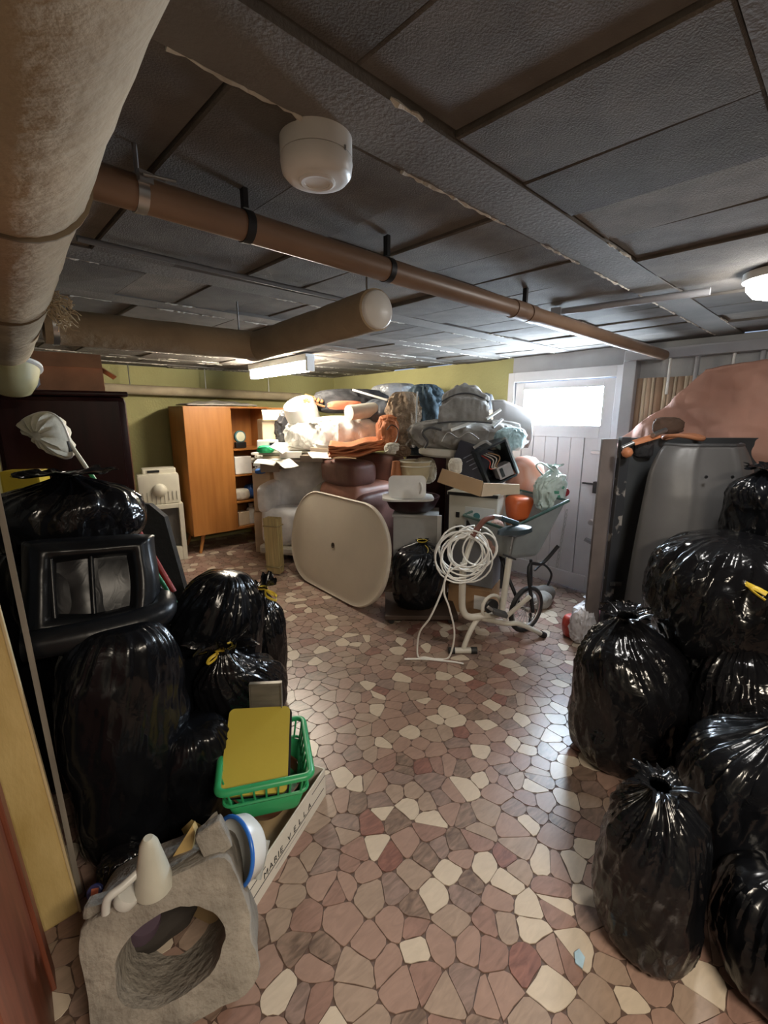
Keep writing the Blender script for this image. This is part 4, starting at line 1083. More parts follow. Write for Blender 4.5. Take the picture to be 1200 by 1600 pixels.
bag('buggy_filling', 'grey bundle under the buggy hood', 'bundle', spot(722, 668, 4.25), .20, .17, .30, 97, GREYCL, neck=False, fold=2)
pheap('grey_quilt', 'rumpled grey quilt under the buggy hood', 'quilt', 656, 802, 655, 706, 4.1, .42, GREYCL, 98, crump=2.4, fold=2.4, boxy=.6, res=(150, 90))
t = MB(); t.lathe([(.0, 0), (.21, 0), (.25, .02), (.255, .05), (.235, .075), (.0, .08)], 40)
o = t.done('oval_pad', SHADEW, loc=spot(700, 716, 4.05) + FH * .14, smooth=50, rot=(.0, .06, -YAW)); o.scale = (1, .7, 1); tag(o, 'off-white oval pad under the rumpled grey quilt', 'pad')
for k, (p0, p1, lab) in enumerate((((705, 672), (752, 655), 'white tube across the grey quilt, nearest the blanket'), ((760, 655), (782, 640), 'short white tube of the buggy next to the shell seat'), ((770, 668), (785, 655), 'bent chrome tube by the clear bottle'))):
    m = MB(); m.tube([spot(*p0, 3.92), spot(*p1, 3.98)], .013, 10); tag(m.done('buggy_tube', WHITEP if k < 2 else STEEL, smooth=True), lab, 'tube', 'buggy tubes')
t = thing('shell_seat', 'grey-brown curved plastic seat shell on edge near the door', 'seat', spot(797, 704, 4.15), -YAW)
m = MB(); m.grid(lambda u, v: ((u - .45) * .36, .10 * (2 * v - 1) ** 2 + .02, .02 + (v * .42) * (1 - .35 * max(0, u - .3))), 20, 16); m.done('shell', mat('taupe_plastic', (.22, .20, .19), .4), t, smooth=True, solid=.014)
m = MB(); m.tube([((i / 20 - .45) * .36, .13, .02 + .42 * (1 - .35 * max(0, i / 20 - .3))) for i in range(21)], .012, 8); m.done('rim', mat('pale_rim', (.5, .49, .47), .4), t, smooth=True)
pheap('clear_bottle_bag', 'bluish clear plastic bag below the curved seat shell', 'bag', 778, 820, 668, 704, 3.95, .2, bag_mat('bluish_film', (.40, .55, .57), .25), 99, crump=2)
t = thing('dark_helmet', 'dark rounded object at the top of the heap against the green wall', 'helmet', spot(758, 640, 4.5))
MB().lathe([(.0, .16), (.06, .14), (.085, .08), (.08, .0), (.0, -.01)], 20).done('dome', CHARC, t, smooth=True)
pbox('prop_carton', 'brown carton wedged under the dark helmet', 'box', 738, 780, 640, 706, 4.62, .2, CARD, ground=True)

# printed box, electronic box
t = thing('printed_box', 'dark blue printed box tilted under the grey quilt', 'box', spot(738, 752, 3.9) + FH * .1, -YAW - .2)
MB().box((.30, .20, .30), (0, 0, .16), (0, .32, 0), bev=.004).done('carton', mat('navy_card', (.012, .014, .03), .5), t)
for k in range(4):
    MB().box((.10 - .015 * k, .002, .006), (-.02 + .02 * k, -.102, .22 - .035 * k), (0, -.5, 0)).done('print_line', mat('pale_ink', (.25, .27, .35), .6), t)
pheap('white_rag', 'white rag hanging in front of the dark blue printed box', 'rag', 702, 722, 716, 740, 3.72, .08, SHADEW, 101, res=(50, 36))
t = thing('open_computer', 'open black computer case with grey innards and loose wires', 'computer case', spot(786, 756, 3.82) + FH * .12, -YAW + .15)
Rm = Matrix.Rotation(-.42, 4, 'Y')
for sz, lc in (((.02, .26, .32), (.13, 0, .19)), ((.28, .26, .015), (0, 0, .03)), ((.28, .26, .015), (0, 0, .345)), ((.28, .01, .32), (0, .125, .19)), ((.02, .26, .32), (-.13, 0, .19))):
    MB().box(sz, lc, M=Rm).done('panel', mat('case_black', (.02, .025, .03), .3), t)
MB().box((.014, .015, .33), (.138, -.13, .19), M=Rm).done('trim', STEEL, t)
MB().box((.13, .12, .11), (.04, -.06, .10), bev=.004, M=Rm).done('power_unit', mat('unit_grey', (.33, .30, .30), .5), t)
MB().box((.03, .004, .08), (.01, -.122, .10), M=Rm).done('slot', BLKP, t)
for k, c in enumerate(((.4, .05, .03), (.5, .45, .4), (.5, .45, .4), (.35, .2, .1))):
    m = MB(); m.tube(spline([Rm @ Vector((-.09 + .02 * k, -.08, .30)), Rm @ Vector((-.06 + .03 * k, -.14, .24)), Rm @ Vector((-.08 + .02 * k, -.13, .18)), Rm @ Vector((.0, -.10, .15))], 6), .005, 6); m.done('wire', mat('wire_%d' % k, c, .5), t, smooth=True)

# flattened cartons on the control box
for k, (q, fw0, fw1, lab) in enumerate((([(683, 753), (691, 732), (755, 752), (750, 776)], 3.55, 3.45, 'flat brown cardboard flap leaning over the cream control box'), ([(752, 776), (756, 755), (812, 757), (812, 772)], 3.45, 3.6, 'paler cardboard flap towards the orange tank'))):
    P4 = [spot(x, y, fw0 if i < 2 else fw1) for i, (x, y) in enumerate(q)]
    m = MB(); nrm = (P4[1] - P4[0]).cross(P4[2] - P4[0]).normalized() * .012
    m.add([p for p in P4] + [p + nrm for p in P4], [(0, 1, 2, 3), (7, 6, 5, 4), (0, 4, 5, 1), (1, 5, 6, 2), (2, 6, 7, 3), (3, 7, 4, 0)])
    tag(m.done('cardboard_flap', mat('card_orange', (.44, .29, .16), .8, var=.06) if k == 0 else CARDP), lab, 'cardboard', 'cardboard on the control box')

# cream control box on a grey pedestal
cbx = thing('control_box', 'cream metal control box with gauges on a grey pedestal behind the cable coil', 'machine', flr(742, 900, 3.72), -YAW - .50)
zt, zb = spot(742, 775, 3.6).z, spot(742, 845, 3.6).z
ENA = mat('grey_cream_enamel', (.47, .46, .40), .4, var=.12, scale=4)
MB().box((.40, .30, zt - zb), (0, 0, (zt + zb) / 2), bev=.008).done('housing', ENA, cbx)
MB().box((.43, .33, .03), (0, 0, zt + .015), bev=.006).done('lid', ENA, cbx)
MB().box((.41, .012, .025), (-.0, -.163, zt + .012)).done('lid_black_edge', BLKP, cbx)  # black strip along the front edge of the lid
MB().box((.36, .26, zb - .24), (0, .02, (zb + .24) / 2), bev=.004).done('pedestal', mat('pedestal_grey', (.22, .23, .25), .45, var=.1), cbx)
MB().box((.24, .006, .24), (.06, -.152, zb + .165)).done('front_plate', mat('plate_pale', (.52, .55, .55), .4), cbx)
for x in (.0, .11):
    g = MB().box((.085, .012, .075), (x, -.158, zb + .135), bev=.003).done('gauge', mat('gauge_dark', (.03, .03, .035), .3), cbx)
    MB().lathe([(.018, 0), (.018, .006), (.0, .007)], 14, (x + .01, -.164, zb + .125), (PI / 2, 0, 0)).done('gauge_hub', WHITEP, g)
MB().lathe([(.028, 0), (.028, .006), (.0, .007)], 20, (.04, -.155, zb + .215), (PI / 2, 0, 0)).done('emblem', mat('emblem_teal', (.05, .16, .17), .4), cbx)
for z in (.21, .10): MB().box((.03, .012, .045), (-.12, -.153, zb + z), bev=.002).done('switch', BLKP, cbx)
MB().lathe([(.04, 0), (.04, .012), (.0, .013)], 20, (.202, .02, zb + .16), (0, PI / 2, 0)).done('side_hole', mat('hole_dark', (.03, .015, .01), .7), cbx)
MB().tube([(-.1, -.13, .40), (-.1, -.16, .40)], .015, 8).done('stud', STEEL, cbx)
boxthing('tan_carton', 'tan carton with a white label under the grey pedestal', 'box', (.36, .32, .235), mat('tan_card', (.34, .20, .10), .8), cbx.location, -YAW - .5)
lb = MB().box((.10, .002, .12), (.10, -.162, .12)).done('paper_label', PAPER, bpy.data.objects['tan_carton'])

# white shell tray, bowl seat, grey box
t = thing('white_seat_tray', 'white plastic child seat with an upright back plate on the dark bowl', 'child seat', spot(638, 780, 3.95), -YAW)
m = MB(); m.prism(rrect(.46, .34, .10), .018); m.done('tray', WHITEP, t, loc=(.0, .10, -.01))
m = MB(); m.prism(rrect(.33, .20, .045), .02, rot=(PI / 2 - .15, 0, 0)); m.done('back_plate', WHITEP, t, loc=(-.01, .03, .105))
for z in (.05, .10, .15): MB().lathe([(.010, 0), (.0, .004)], 10, (-.15, .006 + z * .15, z), (PI / 2, 0, 0)).done('rivet', BLKP, t)
m = MB(); m.tube(spline([(.10, -.005, .15), (.115, -.02, .11), (.105, -.0, .05)], 6), .010, 8); m.done('handle', WHITEP, t, smooth=True)
t = thing('terracotta_pot', 'small terracotta cone standing behind the white child seat', 'pot', spot(619, 748, 4.1))
MB().lathe([(.0, 0), (.055, 0), (.05, .03), (.035, .16), (.0, .165)], 20).done('cone', mat('terracotta', (.36, .13, .05), .7), t, smooth=40)
t = thing('cream_lampshade', 'cream fabric shade with a wire frame behind the white child seat', 'lampshade', spot(648, 756, 4.15))
MB().lathe([(.10, 0), (.13, .08), (.14, .20), (.135, .205), (.125, .08), (.095, .0)], 28).done('shade', mat('shade_cream', (.58, .48, .30), .8), t, smooth=40)
for z in (.17, .21): MB().tube([(.145 * math.cos(a), .145 * math.sin(a), z) for a in [2 * PI * i / 28 for i in range(28)]], .007, 6, closed=True).done('wire_ring', CREAM, t, smooth=True)
pheap('beige_cushion', 'beige lumpy cushion beside the cream lampshade', 'cushion', 648, 680, 716, 756, 4.2, .22, mat('beige_cloth', (.44, .38, .28), .85), 103, crump=.6, fold=.8)
t = thing('dark_bowl_seat', 'dark maroon bowl-shaped seat under the white child seat', 'seat', spot(645, 806, 4.0) + FH * .17)
MB().lathe([(.0, 0), (.14, .005), (.21, .05), (.255, .14), (.26, .155), (.245, .155), (.20, .07), (.0, .03)], 36).done('bowl', mat('maroon_vinyl', (.035, .014, .016), .35), t, smooth=40)
t = thing('grey_cabinet', 'pale grey metal cabinet with a white post behind the loop-tied bag', 'cabinet', flr(652, 840, 4.0) + FH * .16, -YAW - .12)
zz_ = spot(652, 804, 4.0).z
MB().box((.40, .34, zz_ - .04), (0, 0, zz_ / 2), bev=.006).done('body', mat('cabinet_grey', (.42, .41, .39), .45), t)
MB().box((.42, .36, .025), (0, 0, zz_ - .013), bev=.004).done('top', mat('cabinet_grey', (.42, .41, .39), .45), t)
MB().box((.04, .03, zz_), (.215, -.17, zz_ / 2), bev=.003).done('post', WHITEP, t)

# bundle of slats
sb_ = thing('slat_bundle', 'bundle of thin pale wooden slats standing by the oval table top', 'slats', flr(430, 885, 4.60), -YAW - .3)
for k in range(8):
    MB().box((.155, .009, .60 - .01 * (k % 3)), (rnd.uniform(-.004, .004), -.05 + k * .014, .305), (.02, rnd.uniform(-.012, .012), rnd.uniform(-.02, .02)), bev=.002).done('slat', mat('aged_slat', (.50, .40, .19), .7, var=.2, stretch=(9, 9, .6)), sb_)
for z in (.08, .52): MB().box((.165, .135, .012), (0, 0, z), bev=.002).done('band', mat('slat_tie', (.30, .24, .12), .7), sb_)

# orange hood and tank, wheelbarrow, white-green bag
t = thing('orange_hood', 'orange and pink striped round hood by the door', 'hood', spot(818, 776, 3.95))
m = MB(); m.lathe([(.0, .36), (.08, .345), (.15, .27), (.17, .17), (.15, .04), (.12, .0), (.0, 0)], 32); m.done('shell', mat('salmon_plastic', (.50, .17, .09), .35, color2=(.62, .42, .36), scale=3, stretch=(4, .3, .3)), t, smooth=40)
t = thing('orange_tank', 'orange rounded tank lying in the wheelbarrow', 'tank', spot(814, 815, 3.65) + FH * .06, -YAW + .2)
softbox(.24, .24, .20, (0, 0, .11), 105, .004, .5, ORANGEP, 'tank', t)
m = MB(); m.tube([(.09, -.10 + .02 * math.cos(a), .12) if False else (.08 + .03 * math.sin(a), -.11 * math.cos(a), .11 + .10 * math.sin(a)) for a in [PI * i / 14 for i in range(15)]], .012, 8); m.done('band', mat('pink_band', (.5, .22, .2), .4), t, smooth=True)
MB().box((.30, .20, .018), (.02, -.02, .0), (0, -.1, 0), bev=.003).done('base_board', mat('amber_board', (.36, .16, .06), .6), t)
wb = thing('wheelbarrow', 'grey metal wheelbarrow with a spoked wheel standing before the door', 'wheelbarrow', flr(800, 900, 3.45), -YAW + .45)
WBM = mat('barrow_grey', (.27, .30, .30), .45, var=.2, scale=4)
zr = spot(830, 800, 3.4).z; zl = spot(830, 868, 3.4).z
V = [(-.30, -.26, zr - .06), (.26, -.26, zr + .10), (.26, .26, zr + .10), (-.30, .26, zr - .06), (-.20, -.15, zl + .02), (.12, -.15, zl), (.12, .15, zl), (-.20, .15, zl + .02)]
m = MB(); m.add(V, [(0, 1, 5, 4), (1, 2, 6, 5), (2, 3, 7, 6), (3, 0, 4, 7), (4, 5, 6, 7)]); o = m.done('tray', WBM, wb, solid=.012)
bv = o.modifiers.new('round', 'BEVEL'); bv.width = .05; bv.segments = 4; o.modifiers.move(1, 0)
m = MB(); m.tube([V[0], V[1], V[2], V[3]], .013, 8, closed=True); m.done('tray_rim', mat('barrow_green', (.05, .11, .10), .5), wb, smooth=True)
for s in (-.16, .16):
    m = MB(); m.tube(spline([(.22, s * 1.5, zl + .10), (.12, s * 1.2, zl - .04), (-.06, s - .08, zl - .03), (-.02, s * .45 - .20, .19)], 6), .014, 8); m.done('handle_bar', DARKST, wb, smooth=True)
    m = MB(); m.tube(spline([(.08, s + .05, zl - .03), (.12, s + .06, .20), (.13, s + .06, .0)], 5), .012, 8); m.done('leg', DARKST, wb, smooth=True)
def wheel(parent, loc, r_, rot, nsp=16, tyre=.018, mt=STEEL, name='wheel'):
    X = Matrix.Translation(loc) @ Euler(rot).to_matrix().to_4x4(); c = lambda q, rr: (rr * math.cos(q), rr * math.sin(q), 0)
    m = MB(); m.tube([c(2 * PI * i / 40, r_) for i in range(40)], tyre, 8, closed=True, M=X); wh = m.done(name, RUBBER, parent, smooth=True)
    m = MB(); m.tube([c(2 * PI * i / 40, r_ - tyre * 1.2) for i in range(40)], tyre * .55, 8, closed=True, M=X); m.done('rim', mt, wh, smooth=True)
    m = MB(); m.lathe([(.0, -.04), (.018, -.04), (.018, .04), (.0, .04)], 12, M=X); m.done('hub', mt, wh, smooth=40)
    for i in range(nsp):
        m = MB(); m.tube([c(2 * PI * i / nsp, .016), c(2 * PI * (i + .4) / nsp, r_ - tyre)], .0022, 4, M=X); m.done('spoke', mt, wh)
    return wh
wheel(wb, (-.02, -.20, .187), .168, (PI / 2, 0, .12))
for s in (-.02, ):
    pts = [Vector((.30, -.22, zr + .02)).lerp(Vector((.20, -.26, zl - .06)), i / 14) for i in range(15)]
    for i in range(14):
        m = MB(); d = (pts[i + 1] - pts[i]); c = (pts[i] + pts[i + 1]) / 2; sd = Vector((0, 1, 0)) if i % 2 else Vector((1, 0, .2))
        m.tube([c + d * .62 * math.cos(a) + sd * .010 * math.sin(a) for a in [2 * PI * k / 10 for k in range(10)]], .0032, 5, closed=True); m.done('chain_link', STEEL, wb, smooth=True)
bg_ = bag('carrier_bag', 'white carrier bag with green print and a red spot on the wheelbarrow', 'bag', spot(858, 796, 3.55), .135, .10, .33, 111, mat('milky_film', (.50, .60, .56), .35, var=.1), kx=.03, fold=2.4, crump=3.2, crown=.9, vt=.66, boxy=.8, res=(110, 80), wr=1.3)
MB().lathe([(.032, 0), (.03, .006), (.0, .008)], 18, (.08, -.085, .14), (PI / 2, 0, -.4)).done('red_spot', mat('logo_red', (.35, .03, .04), .5), bg_)
for k, (x, z, w_) in enumerate(((-.07, .12, .05), (-.09, .16, .045), (-.03, .20, .06))):
    MB().box((w_, .004, .022), (x, -.098, z), (0, .4 * (k - 1), -.9), bev=.001).done('green_print', mat('print_green', (.06, .26, .17), .6), bg_)
bag('grey_rag', 'dusty grey rag under the wheelbarrow', 'rag', flr(845, 905, 3.75), .13, .10, .13, 112, GREYCL, neck=False, res=(70, 46))

# ------------------------------------------------------------------ exercise bike with the cable coil
ex = thing('exercise_bike', 'old white exercise bike with a dark saddle in front of the wheelbarrow', 'exercise bike', (2.55, 1.95, 0))
EXM = mat('bike_white', (.60, .57, .50), .4, var=.1)
L0 = ex.location
def bk(px, py, fwd): return spot(px, py, fwd) - L0
def bt(nm, pts, r_, mt=EXM, **k):
    m = MB(); m.tube(pts, r_, 12); return m.done(nm, mt, ex, smooth=50)
fa, fb = bk(707, 1021, 2.93), bk(738, 1039, 2.93)
fa.z = fb.z = .022
bt('front_foot', [fa, fb], .021)
for p, q in ((fa, fb), (fb, fa)): d = (p - q).normalized(); bt('end_cap', [p - d * .015, p + d * .028], .024, RUBBER)
bt('front_strut', spline([(fa + fb) / 2, bk(733, 990, 2.96), bk(746, 968, 3.0), bk(757, 962, 3.0)], 6), .018)
ra_, rb_ = bk(846, 992, 3.16), bk(790, 968, 3.05)
ra_.z = .03
bt('rear_strut', spline([bk(752, 966, 3.0), bk(790, 974, 3.05), bk(812, 975, 3.1), ra_], 6), .018)
d = (ra_ - bk(812, 975, 3.1)).normalized(); bt('end_cap', [ra_ - d * .01, ra_ + d * .035], .024, RUBBER)
bt('main_tube', spline([bk(724, 880, 2.98), bk(722, 935, 2.98), bk(724, 955, 2.98), bk(734, 964, 2.98), bk(757, 962, 3.0), bk(778, 960, 3.02)], 8), .024)
bt('seat_tube', [bk(784, 956, 3.02), bk(796, 872, 3.02)], .022)
bt('seat_post', [bk(795, 876, 3.02), bk(802, 838, 3.02)], .010, STEEL)
bt('pedal_tube', [bk(788, 966, 3.0), bk(828, 932, 2.95)], .016)
bt('pedal_crank', [bk(762, 948, 2.95), bk(782, 962, 2.95)], .012, STEEL)
MB().box((.10, .07, .028), bk(781, 958, 2.93), (0, .3, -YAW), bev=.006).done('pedal', DARKGR, ex)
sd_ = MB(); sd_.lathe([(.0, -.02), (.07, -.018), (.105, 0), (.10, .03), (.06, .045), (.0, .048)], 28)
V = np.array(sd_.v); V[:, 0] *= 1.2; V[:, 1] *= .7; V[:, 1] *= np.where(V[:, 0] < 0, 1 + V[:, 0] * 4.0, 1); sd_.v = [tuple(p) for p in V]
sd_.done('saddle', mat('saddle_slate', (.03, .045, .055), .3), ex, loc=bk(804, 832, 3.02), rot=(0, -.08, -YAW + .15), smooth=50)
bt('handle_stem', spline([bk(724, 885, 2.98), bk(735, 850, 2.96), bk(748, 826, 2.94)], 5), .018)
bt('handlebar', spline([bk(745, 832, 2.86), bk(754, 815, 2.88), bk(772, 807, 2.94), bk(800, 815, 3.05)], 8), .013, STEEL)
bt('grip', spline([bk(738, 838, 2.84), bk(746, 826, 2.86), bk(757, 813, 2.88), bk(770, 808, 2.92)], 6), .018, mat('brown_grip', (.14, .05, .035), .6))
bt('grip', [bk(782, 809, 2.98), bk(808, 818, 3.06)], .018, mat('slate_grip', (.04, .07, .085), .35))
X = ex
fwl = bk(768, 948, 3.02)
m = MB(); Rq = Euler((PI / 2, 0, -YAW + .5)); m.tube([fwl + Rq.to_matrix() @ Vector((.085 * math.cos(a), .085 * math.sin(a), 0)) for a in [2 * PI * i / 36 for i in range(36)]], .012, 8, closed=True); fo = m.done('flywheel', EXM, ex, smooth=True)
m = MB(); m.lathe([(.0, -.01), (.055, -.01), (.055, .01), (.0, .01)], 24, fwl, Rq); m.done('sprocket', DARKST, fo, smooth=40)
bt('clamp_lever', [bk(786, 866, 3.0), bk(806, 874, 3.0)], .007, DARKST)

cc = thing('cable_coil', 'white cable in a loose coil hung on the exercise bike, loop down to the floor', 'cable', spot(728, 866, 2.86))
r3 = random.Random(11)
L1 = cc.location
m = MB(); pts = []
for k in range(11):
    R_ = r3.uniform(.145, .195) * (1 if k % 3 else .78); ox, oz, oy = r3.uniform(-.05, .05), r3.uniform(-.045, .03), -.035 + k * .007
    tl = r3.uniform(-.25, .25); ec = r3.uniform(.86, 1.05)
    if k in (3, 4, 8): ox += .04; oz -= .02
    n_ = 22
    for i in range(n_):
        a = 2 * PI * i / n_ + PI / 2; x_, z_ = R_ * math.cos(a), R_ * ec * math.sin(a)
        pts.append(RV * (ox + x_) + FH * (oy + x_ * tl) + Vector((0, 0, oz + z_ + (.165 - R_ * ec) * .6)))
m.tube(pts, .0055, 7); m.done('coil', WHITEC, cc, smooth=True)
tail = spline([spot(706, 878, 2.82), spot(696, 905, 2.80), spot(688, 930, 2.78), spot(672, 965, 2.78), spot(655, 990, 2.85), spot(653, 1005, 2.88, .01), spot(665, 1022, 2.86, .008), spot(683, 1026, 2.84, .008), spot(702, 1012, 2.86, .012), spot(710, 990, 2.82), spot(702, 950, 2.78), spot(694, 925, 2.78), spot(700, 895, 2.8), spot(730, 880, 2.8)], 8)
m = MB(); m.tube([p - L1 for p in tail], .0062, 7); m.done('hanging_loop', WHITEC, cc, smooth=True)
tail = spline([spot(632, 1024, 2.84, .007), spot(660, 1026, 2.84, .007), spot(690, 1028, 2.82, .007), spot(712, 1033, 2.80, .007), spot(724, 1037, 2.78, .007)], 8)
m = MB(); m.tube([p - L1 for p in tail], .0062, 7); m.done('floor_end', WHITEC, cc, smooth=True)

# ------------------------------------------------------------------ right side: board, shell, quilt, orange strap
zt = spot(985, 684, 3.02).z
db = thing('dark_board', 'tall dark painted board with a chipped edge leaning behind the grey shell', 'board', (3.52, 1.005, 0), -YAW)
MB().box((.99, .035, zt), (0, 0, zt / 2), bev=.003).done('sheet', mat('slate_board', (.045, .05, .055), .5, var=.25, scale=3, bump=.1), db)
m = MB(); m.box((.06, .05, zt + .01), (-.49, -.01, zt / 2), bev=.004); m.done('edge_stile', mat('chipped_edge', (.035, .038, .045), .5, color2=(.33, .31, .29), scale=9, sharp=(.60, .64)), db)
MB().box((.10, .03, zt - .02), (-.56, .05, zt / 2), bev=.004).done('jamb_strip', mat('worn_brown', (.17, .14, .13), .6, var=.35, scale=3), db)
hn = MB(); hn.box((.075, .012, .03), (-.46, -.042, .50), bev=.003); hn.box((.03, .014, .018), (-.455, -.046, .50)); hn.done('latch_plate', STEEL, db)
gs = thing('grey_shell', 'large dark grey moulded plastic shell leaning upright before the dark board', 'shell', (3.205, .83, 0), -YAW)
m = MB()
def shell(u, v):
    s = 2 * u - 1; t_ = v
    hw_ = .40 - .11 * t_ ** 1.6; z = t_ * 1.47
    if t_ > .86:
        q = (t_ - .86) / .14; hw_ *= math.sqrt(max(0, 1 - (q * .62) ** 2)); 
    x = hw_ * math.copysign(abs(s) ** .9, s); b = (1 - abs(s) ** 2.6)
    y = .05 - .17 * b ** .6 * (1 - .35 * max(0, t_ - .8) / .2) + .05 * t_ - .012 * math.exp(-((abs(s) - .42) / .08) ** 2) * b
    return (x, y, z)
m.grid(shell, 56, 64); m.done('skin', mat('shell_grey', (.115, .112, .112), .42, var=.14, scale=3, bump=.05), gs, smooth=60, solid=.012)
m = MB(); m.tube([Vector(shell(u / 40, 1)) for u in range(41)] , .012, 8); m.done('top_lip', DARKGR, gs, smooth=True)
for x, z in ((-.10, 1.30), (.05, 1.30), (.15, 1.28), (.17, 1.27)):
    MB().lathe([(.010, 0), (.009, .004), (.0, .005)], 12, (x, -.108, z), (PI / 2, 0, 0)).done('stud', BLKP, gs)
t = thing('orange_strap', 'orange strap ring lying on the top of the grey shell', 'strap', spot(1068, 683, 2.92))
m = MB(); m.tube([RV * (.115 * math.cos(a)) + FH * (.09 * math.sin(a)) + Vector((0, 0, .012 * math.sin(2 * a))) for a in [2 * PI * i / 36 for i in range(36)]], .014, 8, closed=True, flat=.6); m.done('ring', mat('strap_orange', (.48, .20, .10), .6), t, smooth=True)
m = MB(); m.tube([spot(1020, 680, 2.9) - t.location, spot(1040, 672, 2.95) - t.location], .016, 8); m.done('buckle', STEEL, t, smooth=True)
t = thing('orange_tool', 'orange handled tool resting on the chipped corner of the dark board', 'tool', spot(1010, 692, 2.93))
m = MB(); m.tube([spot(990, 692, 2.93) - t.location, spot(1030, 680, 2.93) - t.location], .022, 8, flat=.5); m.done('handle', mat('tool_orange', (.62, .24, .11), .45), t, smooth=True)
m = MB(); m.tube([spot(972, 700, 2.93) - t.location, spot(990, 692, 2.93) - t.location], .014, 8); m.done('head', STEEL, t, smooth=True)
t = thing('orange_ball', 'small orange ball hanging at the chipped corner of the dark board', 'ball', spot(980, 707, 2.92))
MB().lathe([(.0, -.035), (.025, -.025), (.036, 0), (.025, .025), (.0, .035)], 18).done('ball', mat('tool_orange', (.62, .24, .11), .45), t, smooth=True)
pheap('brown_rag', 'dark brown rag on the top of the grey shell', 'rag', 1026, 1066, 652, 678, 3.05, .12, mat('brown_cloth', (.11, .065, .045), .85), 121, res=(60, 40))
pheap('dark_cloth', 'dark cloth under the orange tool', 'cloth', 995, 1020, 690, 715, 2.96, .08, CHARC, 122, res=(60, 40))
# pink quilt hung on the wall
QM = mat('pink_quilt', (.46, .25, .19), .75, var=.10, scale=4, bump=.25, bscale=16)
ql = MB()
def quilt(u, v):
    # left edge falls diagonally from the rods to the chipped corner
    pl = [Vector((1.66, 1.46)), Vector((1.30, 1.735)), Vector((1.12, 1.955)), Vector((.82, 2.00)), Vector((.30, 1.97))]
    k = u * 4; i = min(int(k), 3); a = pl[i].lerp(pl[i + 1], k - i)
    z = a.y + (.95 - a.y) * v * (1 if u > .12 else u / .12 * .9 + .1)
    y = a.x
    dp = .045 * math.sin(y * 9 + z * 5) + .030 * math.sin(z * 9 - y * 13 + 2 * math.sin(z * 4)) + .022 * float(ridged(np.array([[y * 5, z * 3.2, 1.]]), 77)[0]) + .016 * abs(math.sin(y * 26)) * abs(math.sin(z * 26)) + .03 * v
    return (3.90 - dp, y, z)
ql.grid(quilt, 90, 70); o = ql.done('pink_quilt', QM, smooth=True, solid=.02); tag(o, 'faded pink quilt draped over the wall behind the dark board', 'quilt')
# white and red carrier bag by the board
bag('floor_carrier_bag', 'small white carrier bag on the floor by the chipped board', 'bag', flr(910, 980, 3.12), .105, .08, .32, 131, mat('thin_white_film', (.66, .64, .66), .4, var=.06), kx=.06, fold=2.4, crump=3., crown=.6, vt=.58, boxy=.8, res=(100, 72), wr=1.2)
bag('red_packet', 'red packet behind the small white carrier bag', 'packet', flr(893, 975, 3.20), .07, .06, .17, 132, mat('packet_red', (.50, .06, .04), .45), neck=False, boxy=.4, res=(60, 40))
bag('red_packet', 'dark red packet between the white carrier bag and the board', 'packet', flr(931, 978, 3.18), .05, .06, .22, 133, mat('packet_maroon', (.28, .02, .05), .45), neck=False, boxy=.4, res=(60, 40))
m = MB(); m.prism([(-.10, -.03), (.02, -.06), (.09, .0), (.03, .05), (-.07, .04)], .004); tag(m.done('paper_scrap', mat('scrap_blue', (.35, .50, .60), .6), loc=on(905, 1497, 2, .003), rot=(0, 0, .5)), 'torn pale blue scrap on the floor beside the slim tied bag', 'scrap').scale = (.28, .28, 1)

# ------------------------------------------------------------------ loose small things on the heap
for k, (x0, x1, y0, y1, fw_, c, lab) in enumerate((
        (404, 432, 724, 738, 4.95, (.30, .24, .19), 'small brown book at the wardrobe end of the boards'),
        (436, 470, 706, 716, 4.80, (.75, .72, .66), 'flat white carton lying on the topmost white board'),
        (470, 506, 712, 722, 4.62, (.16, .12, .09), 'dark flat book between the boards and the brown armchair'),
        (488, 520, 700, 708, 4.66, (.55, .47, .36), 'tan folder under the big white plastic sack'))):
    pbox('book' if 'book' in lab else 'flat_carton', lab, 'book' if 'book' in lab else 'carton', x0, x1, y0, y1, fw_, .2, mat('small_%d' % k, c, .6), .3 - .2 * k, .003)
sheet_labels = ['loose paper sheet sliding off the boards towards the wardrobe', 'loose paper sheet in front of the big white sack', 'loose paper sheet hanging over the wrapped armchair', 'loose paper sheet next to the green cloth']
for k, (px, py, fw_) in enumerate(((415, 722, 4.72), (500, 712, 4.50), (448, 724, 4.62), (436, 700, 4.68))):
    m = MB(); m.grid(lambda u, v: ((u - .5) * .21, (v - .5) * .15, .006 * math.sin(u * 4 + k) + .005 * math.sin(v * 5 + k * 2)), 10, 8)
    tag(m.done('paper_sheet', PAPER, loc=spot(px, py, fw_), rot=(.25 + .1 * k, .1 - .08 * k, -YAW + .5 * k), smooth=True, solid=.003), sheet_labels[k], 'paper', 'loose papers')
# buggy harness straps and handles
for k, (pts, lab) in enumerate((([(604, 672), (612, 664), (622, 672), (618, 690), (606, 694)], 'black strap loop below the tan fur throw'),
                                ([(690, 690), (700, 676), (716, 684), (732, 676), (748, 686)], 'grey strap winding along the lower rumpled quilt'),
                                ([(740, 700), (758, 690), (772, 696), (790, 684)], 'grey strap from the quilt to the bluish clear bag'))):
    m = MB(); m.tube(spline([spot(x, y, 3.84 if k else 4.2) for x, y in pts], 7), .014, 6, flat=.35)
    tag(m.done('strap', BLKP if k == 0 else GREYCL, smooth=True), lab, 'strap', 'loose straps')
m = MB(); m.tube(spline([spot(x, y, 3.98) for x, y in ((663, 700), (668, 690), (660, 676), (672, 668), (690, 672))], 7), .011, 8)
tag(m.done('bent_tube', DARKGR, smooth=True), 'dark bent buggy tube sticking out of the rumpled quilt', 'tube')
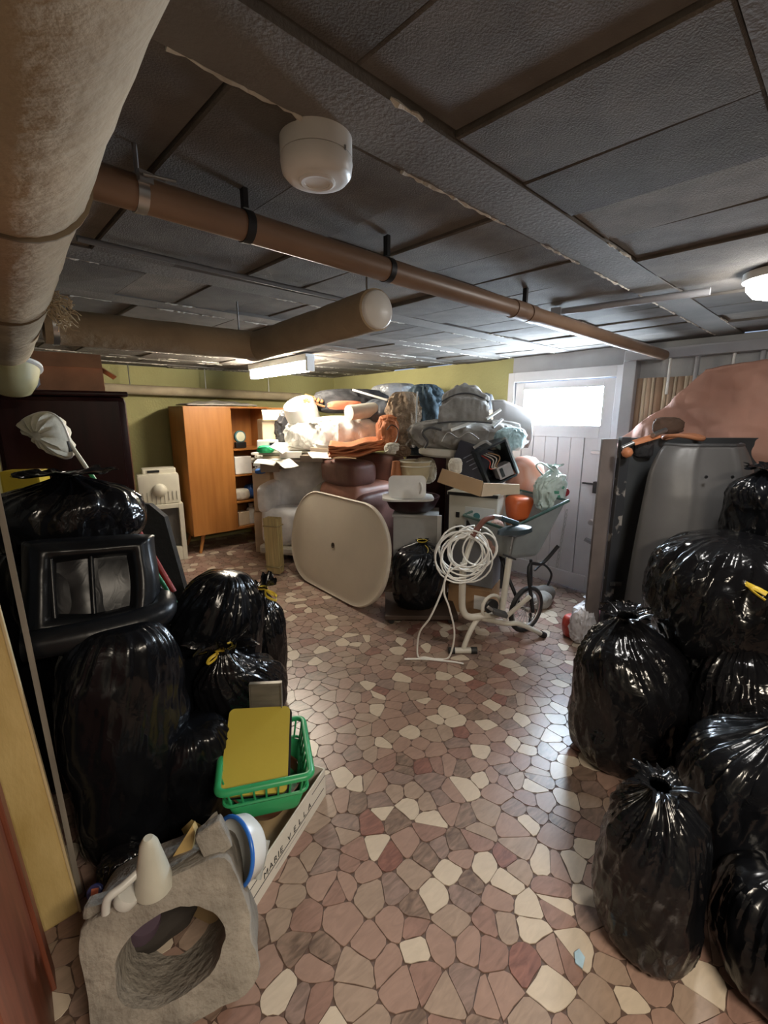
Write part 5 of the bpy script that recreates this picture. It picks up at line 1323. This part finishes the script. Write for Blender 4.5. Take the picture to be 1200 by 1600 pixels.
for k, (x, y, lab) in enumerate(((612, 702, 'pale crumpled rag below the orange bundle'), (628, 706, 'brown crumpled rag below the tan fur throw'))):
    pheap('crumpled_rag', lab, 'rag', x - 10, x + 12, y - 10, y + 8, 4.15, .12, SHADEW if k == 0 else mat('rag_brown', (.16, .10, .06), .85), 140 + k, res=(60, 40), wr=2, group='rags under the fur throw')
# old motor by the barrow
t = thing('old_motor', 'dusty grey motor lying on the floor by the door', 'motor', flr(850, 893, 3.85), -YAW + .3)
MB().lathe([(.0, -.10), (.05, -.10), (.07, -.08), (.07, .08), (.05, .10), (.0, .10)], 24, (0, 0, .075), (0, PI / 2, 0)).done('housing', mat('dusty_iron', (.14, .13, .12), .7), t, smooth=40)
MB().box((.14, .10, .012), (0, 0, .006)).done('foot', mat('dusty_iron', (.14, .13, .12), .7), t)
m = MB(); m.tube(spline([(.05, 0, .14), (.08, .0, .25), (.0, .02, .34), (-.10, 0, .30)], 6), .010, 8); m.done('bracket', DARKST, t, smooth=True)
bag('hole_dark_filler', 'added dark filler that shades the hole of the concrete block', 'rag', (.17, 1.375, 0), .15, .075, .085, 151, mat('hole_dark_filler', (.03, .024, .02), .9), neck=False, res=(70, 46), wr=1.)  # dark lump added behind the block so that its hole looks shaded
for nm, o_, p, q in (('white', bg_, (872, 752), (884, 742)), ):
    pass
cb2 = bpy.data.objects['carrier_bag']; M_ = cb2.location
m = MB(); m.tube(spline([spot(848, 742, 3.52) - M_, spot(838, 728, 3.52) - M_, spot(848, 724, 3.52) - M_, spot(866, 738, 3.52) - M_], 6), .016, 8, flat=.4); m.tube(spline([spot(866, 744, 3.5) - M_, spot(884, 744, 3.5) - M_, spot(878, 754, 3.5) - M_], 6), .014, 8, flat=.4)
m.done('handles', MATS['milky_film'], cb2, smooth=True)
cb3 = bpy.data.objects['floor_carrier_bag']; M_ = cb3.location
m = MB(); m.tube(spline([spot(916, 952, 3.1) - M_, spot(923, 938, 3.1) - M_, spot(927, 926, 3.1) - M_, spot(930, 940, 3.1) - M_, spot(926, 956, 3.1) - M_], 6), .014, 8, flat=.5); m.done('handle', MATS['thin_white_film'], cb3, smooth=True)
pheap('pink_rag', 'pinkish brown rag bunched beside the exercise bike grip', 'rag', 764, 788, 815, 866, 3.32, .12, mat('rag_pink', (.42, .27, .23), .8), 152, res=(60, 44), wr=2.)
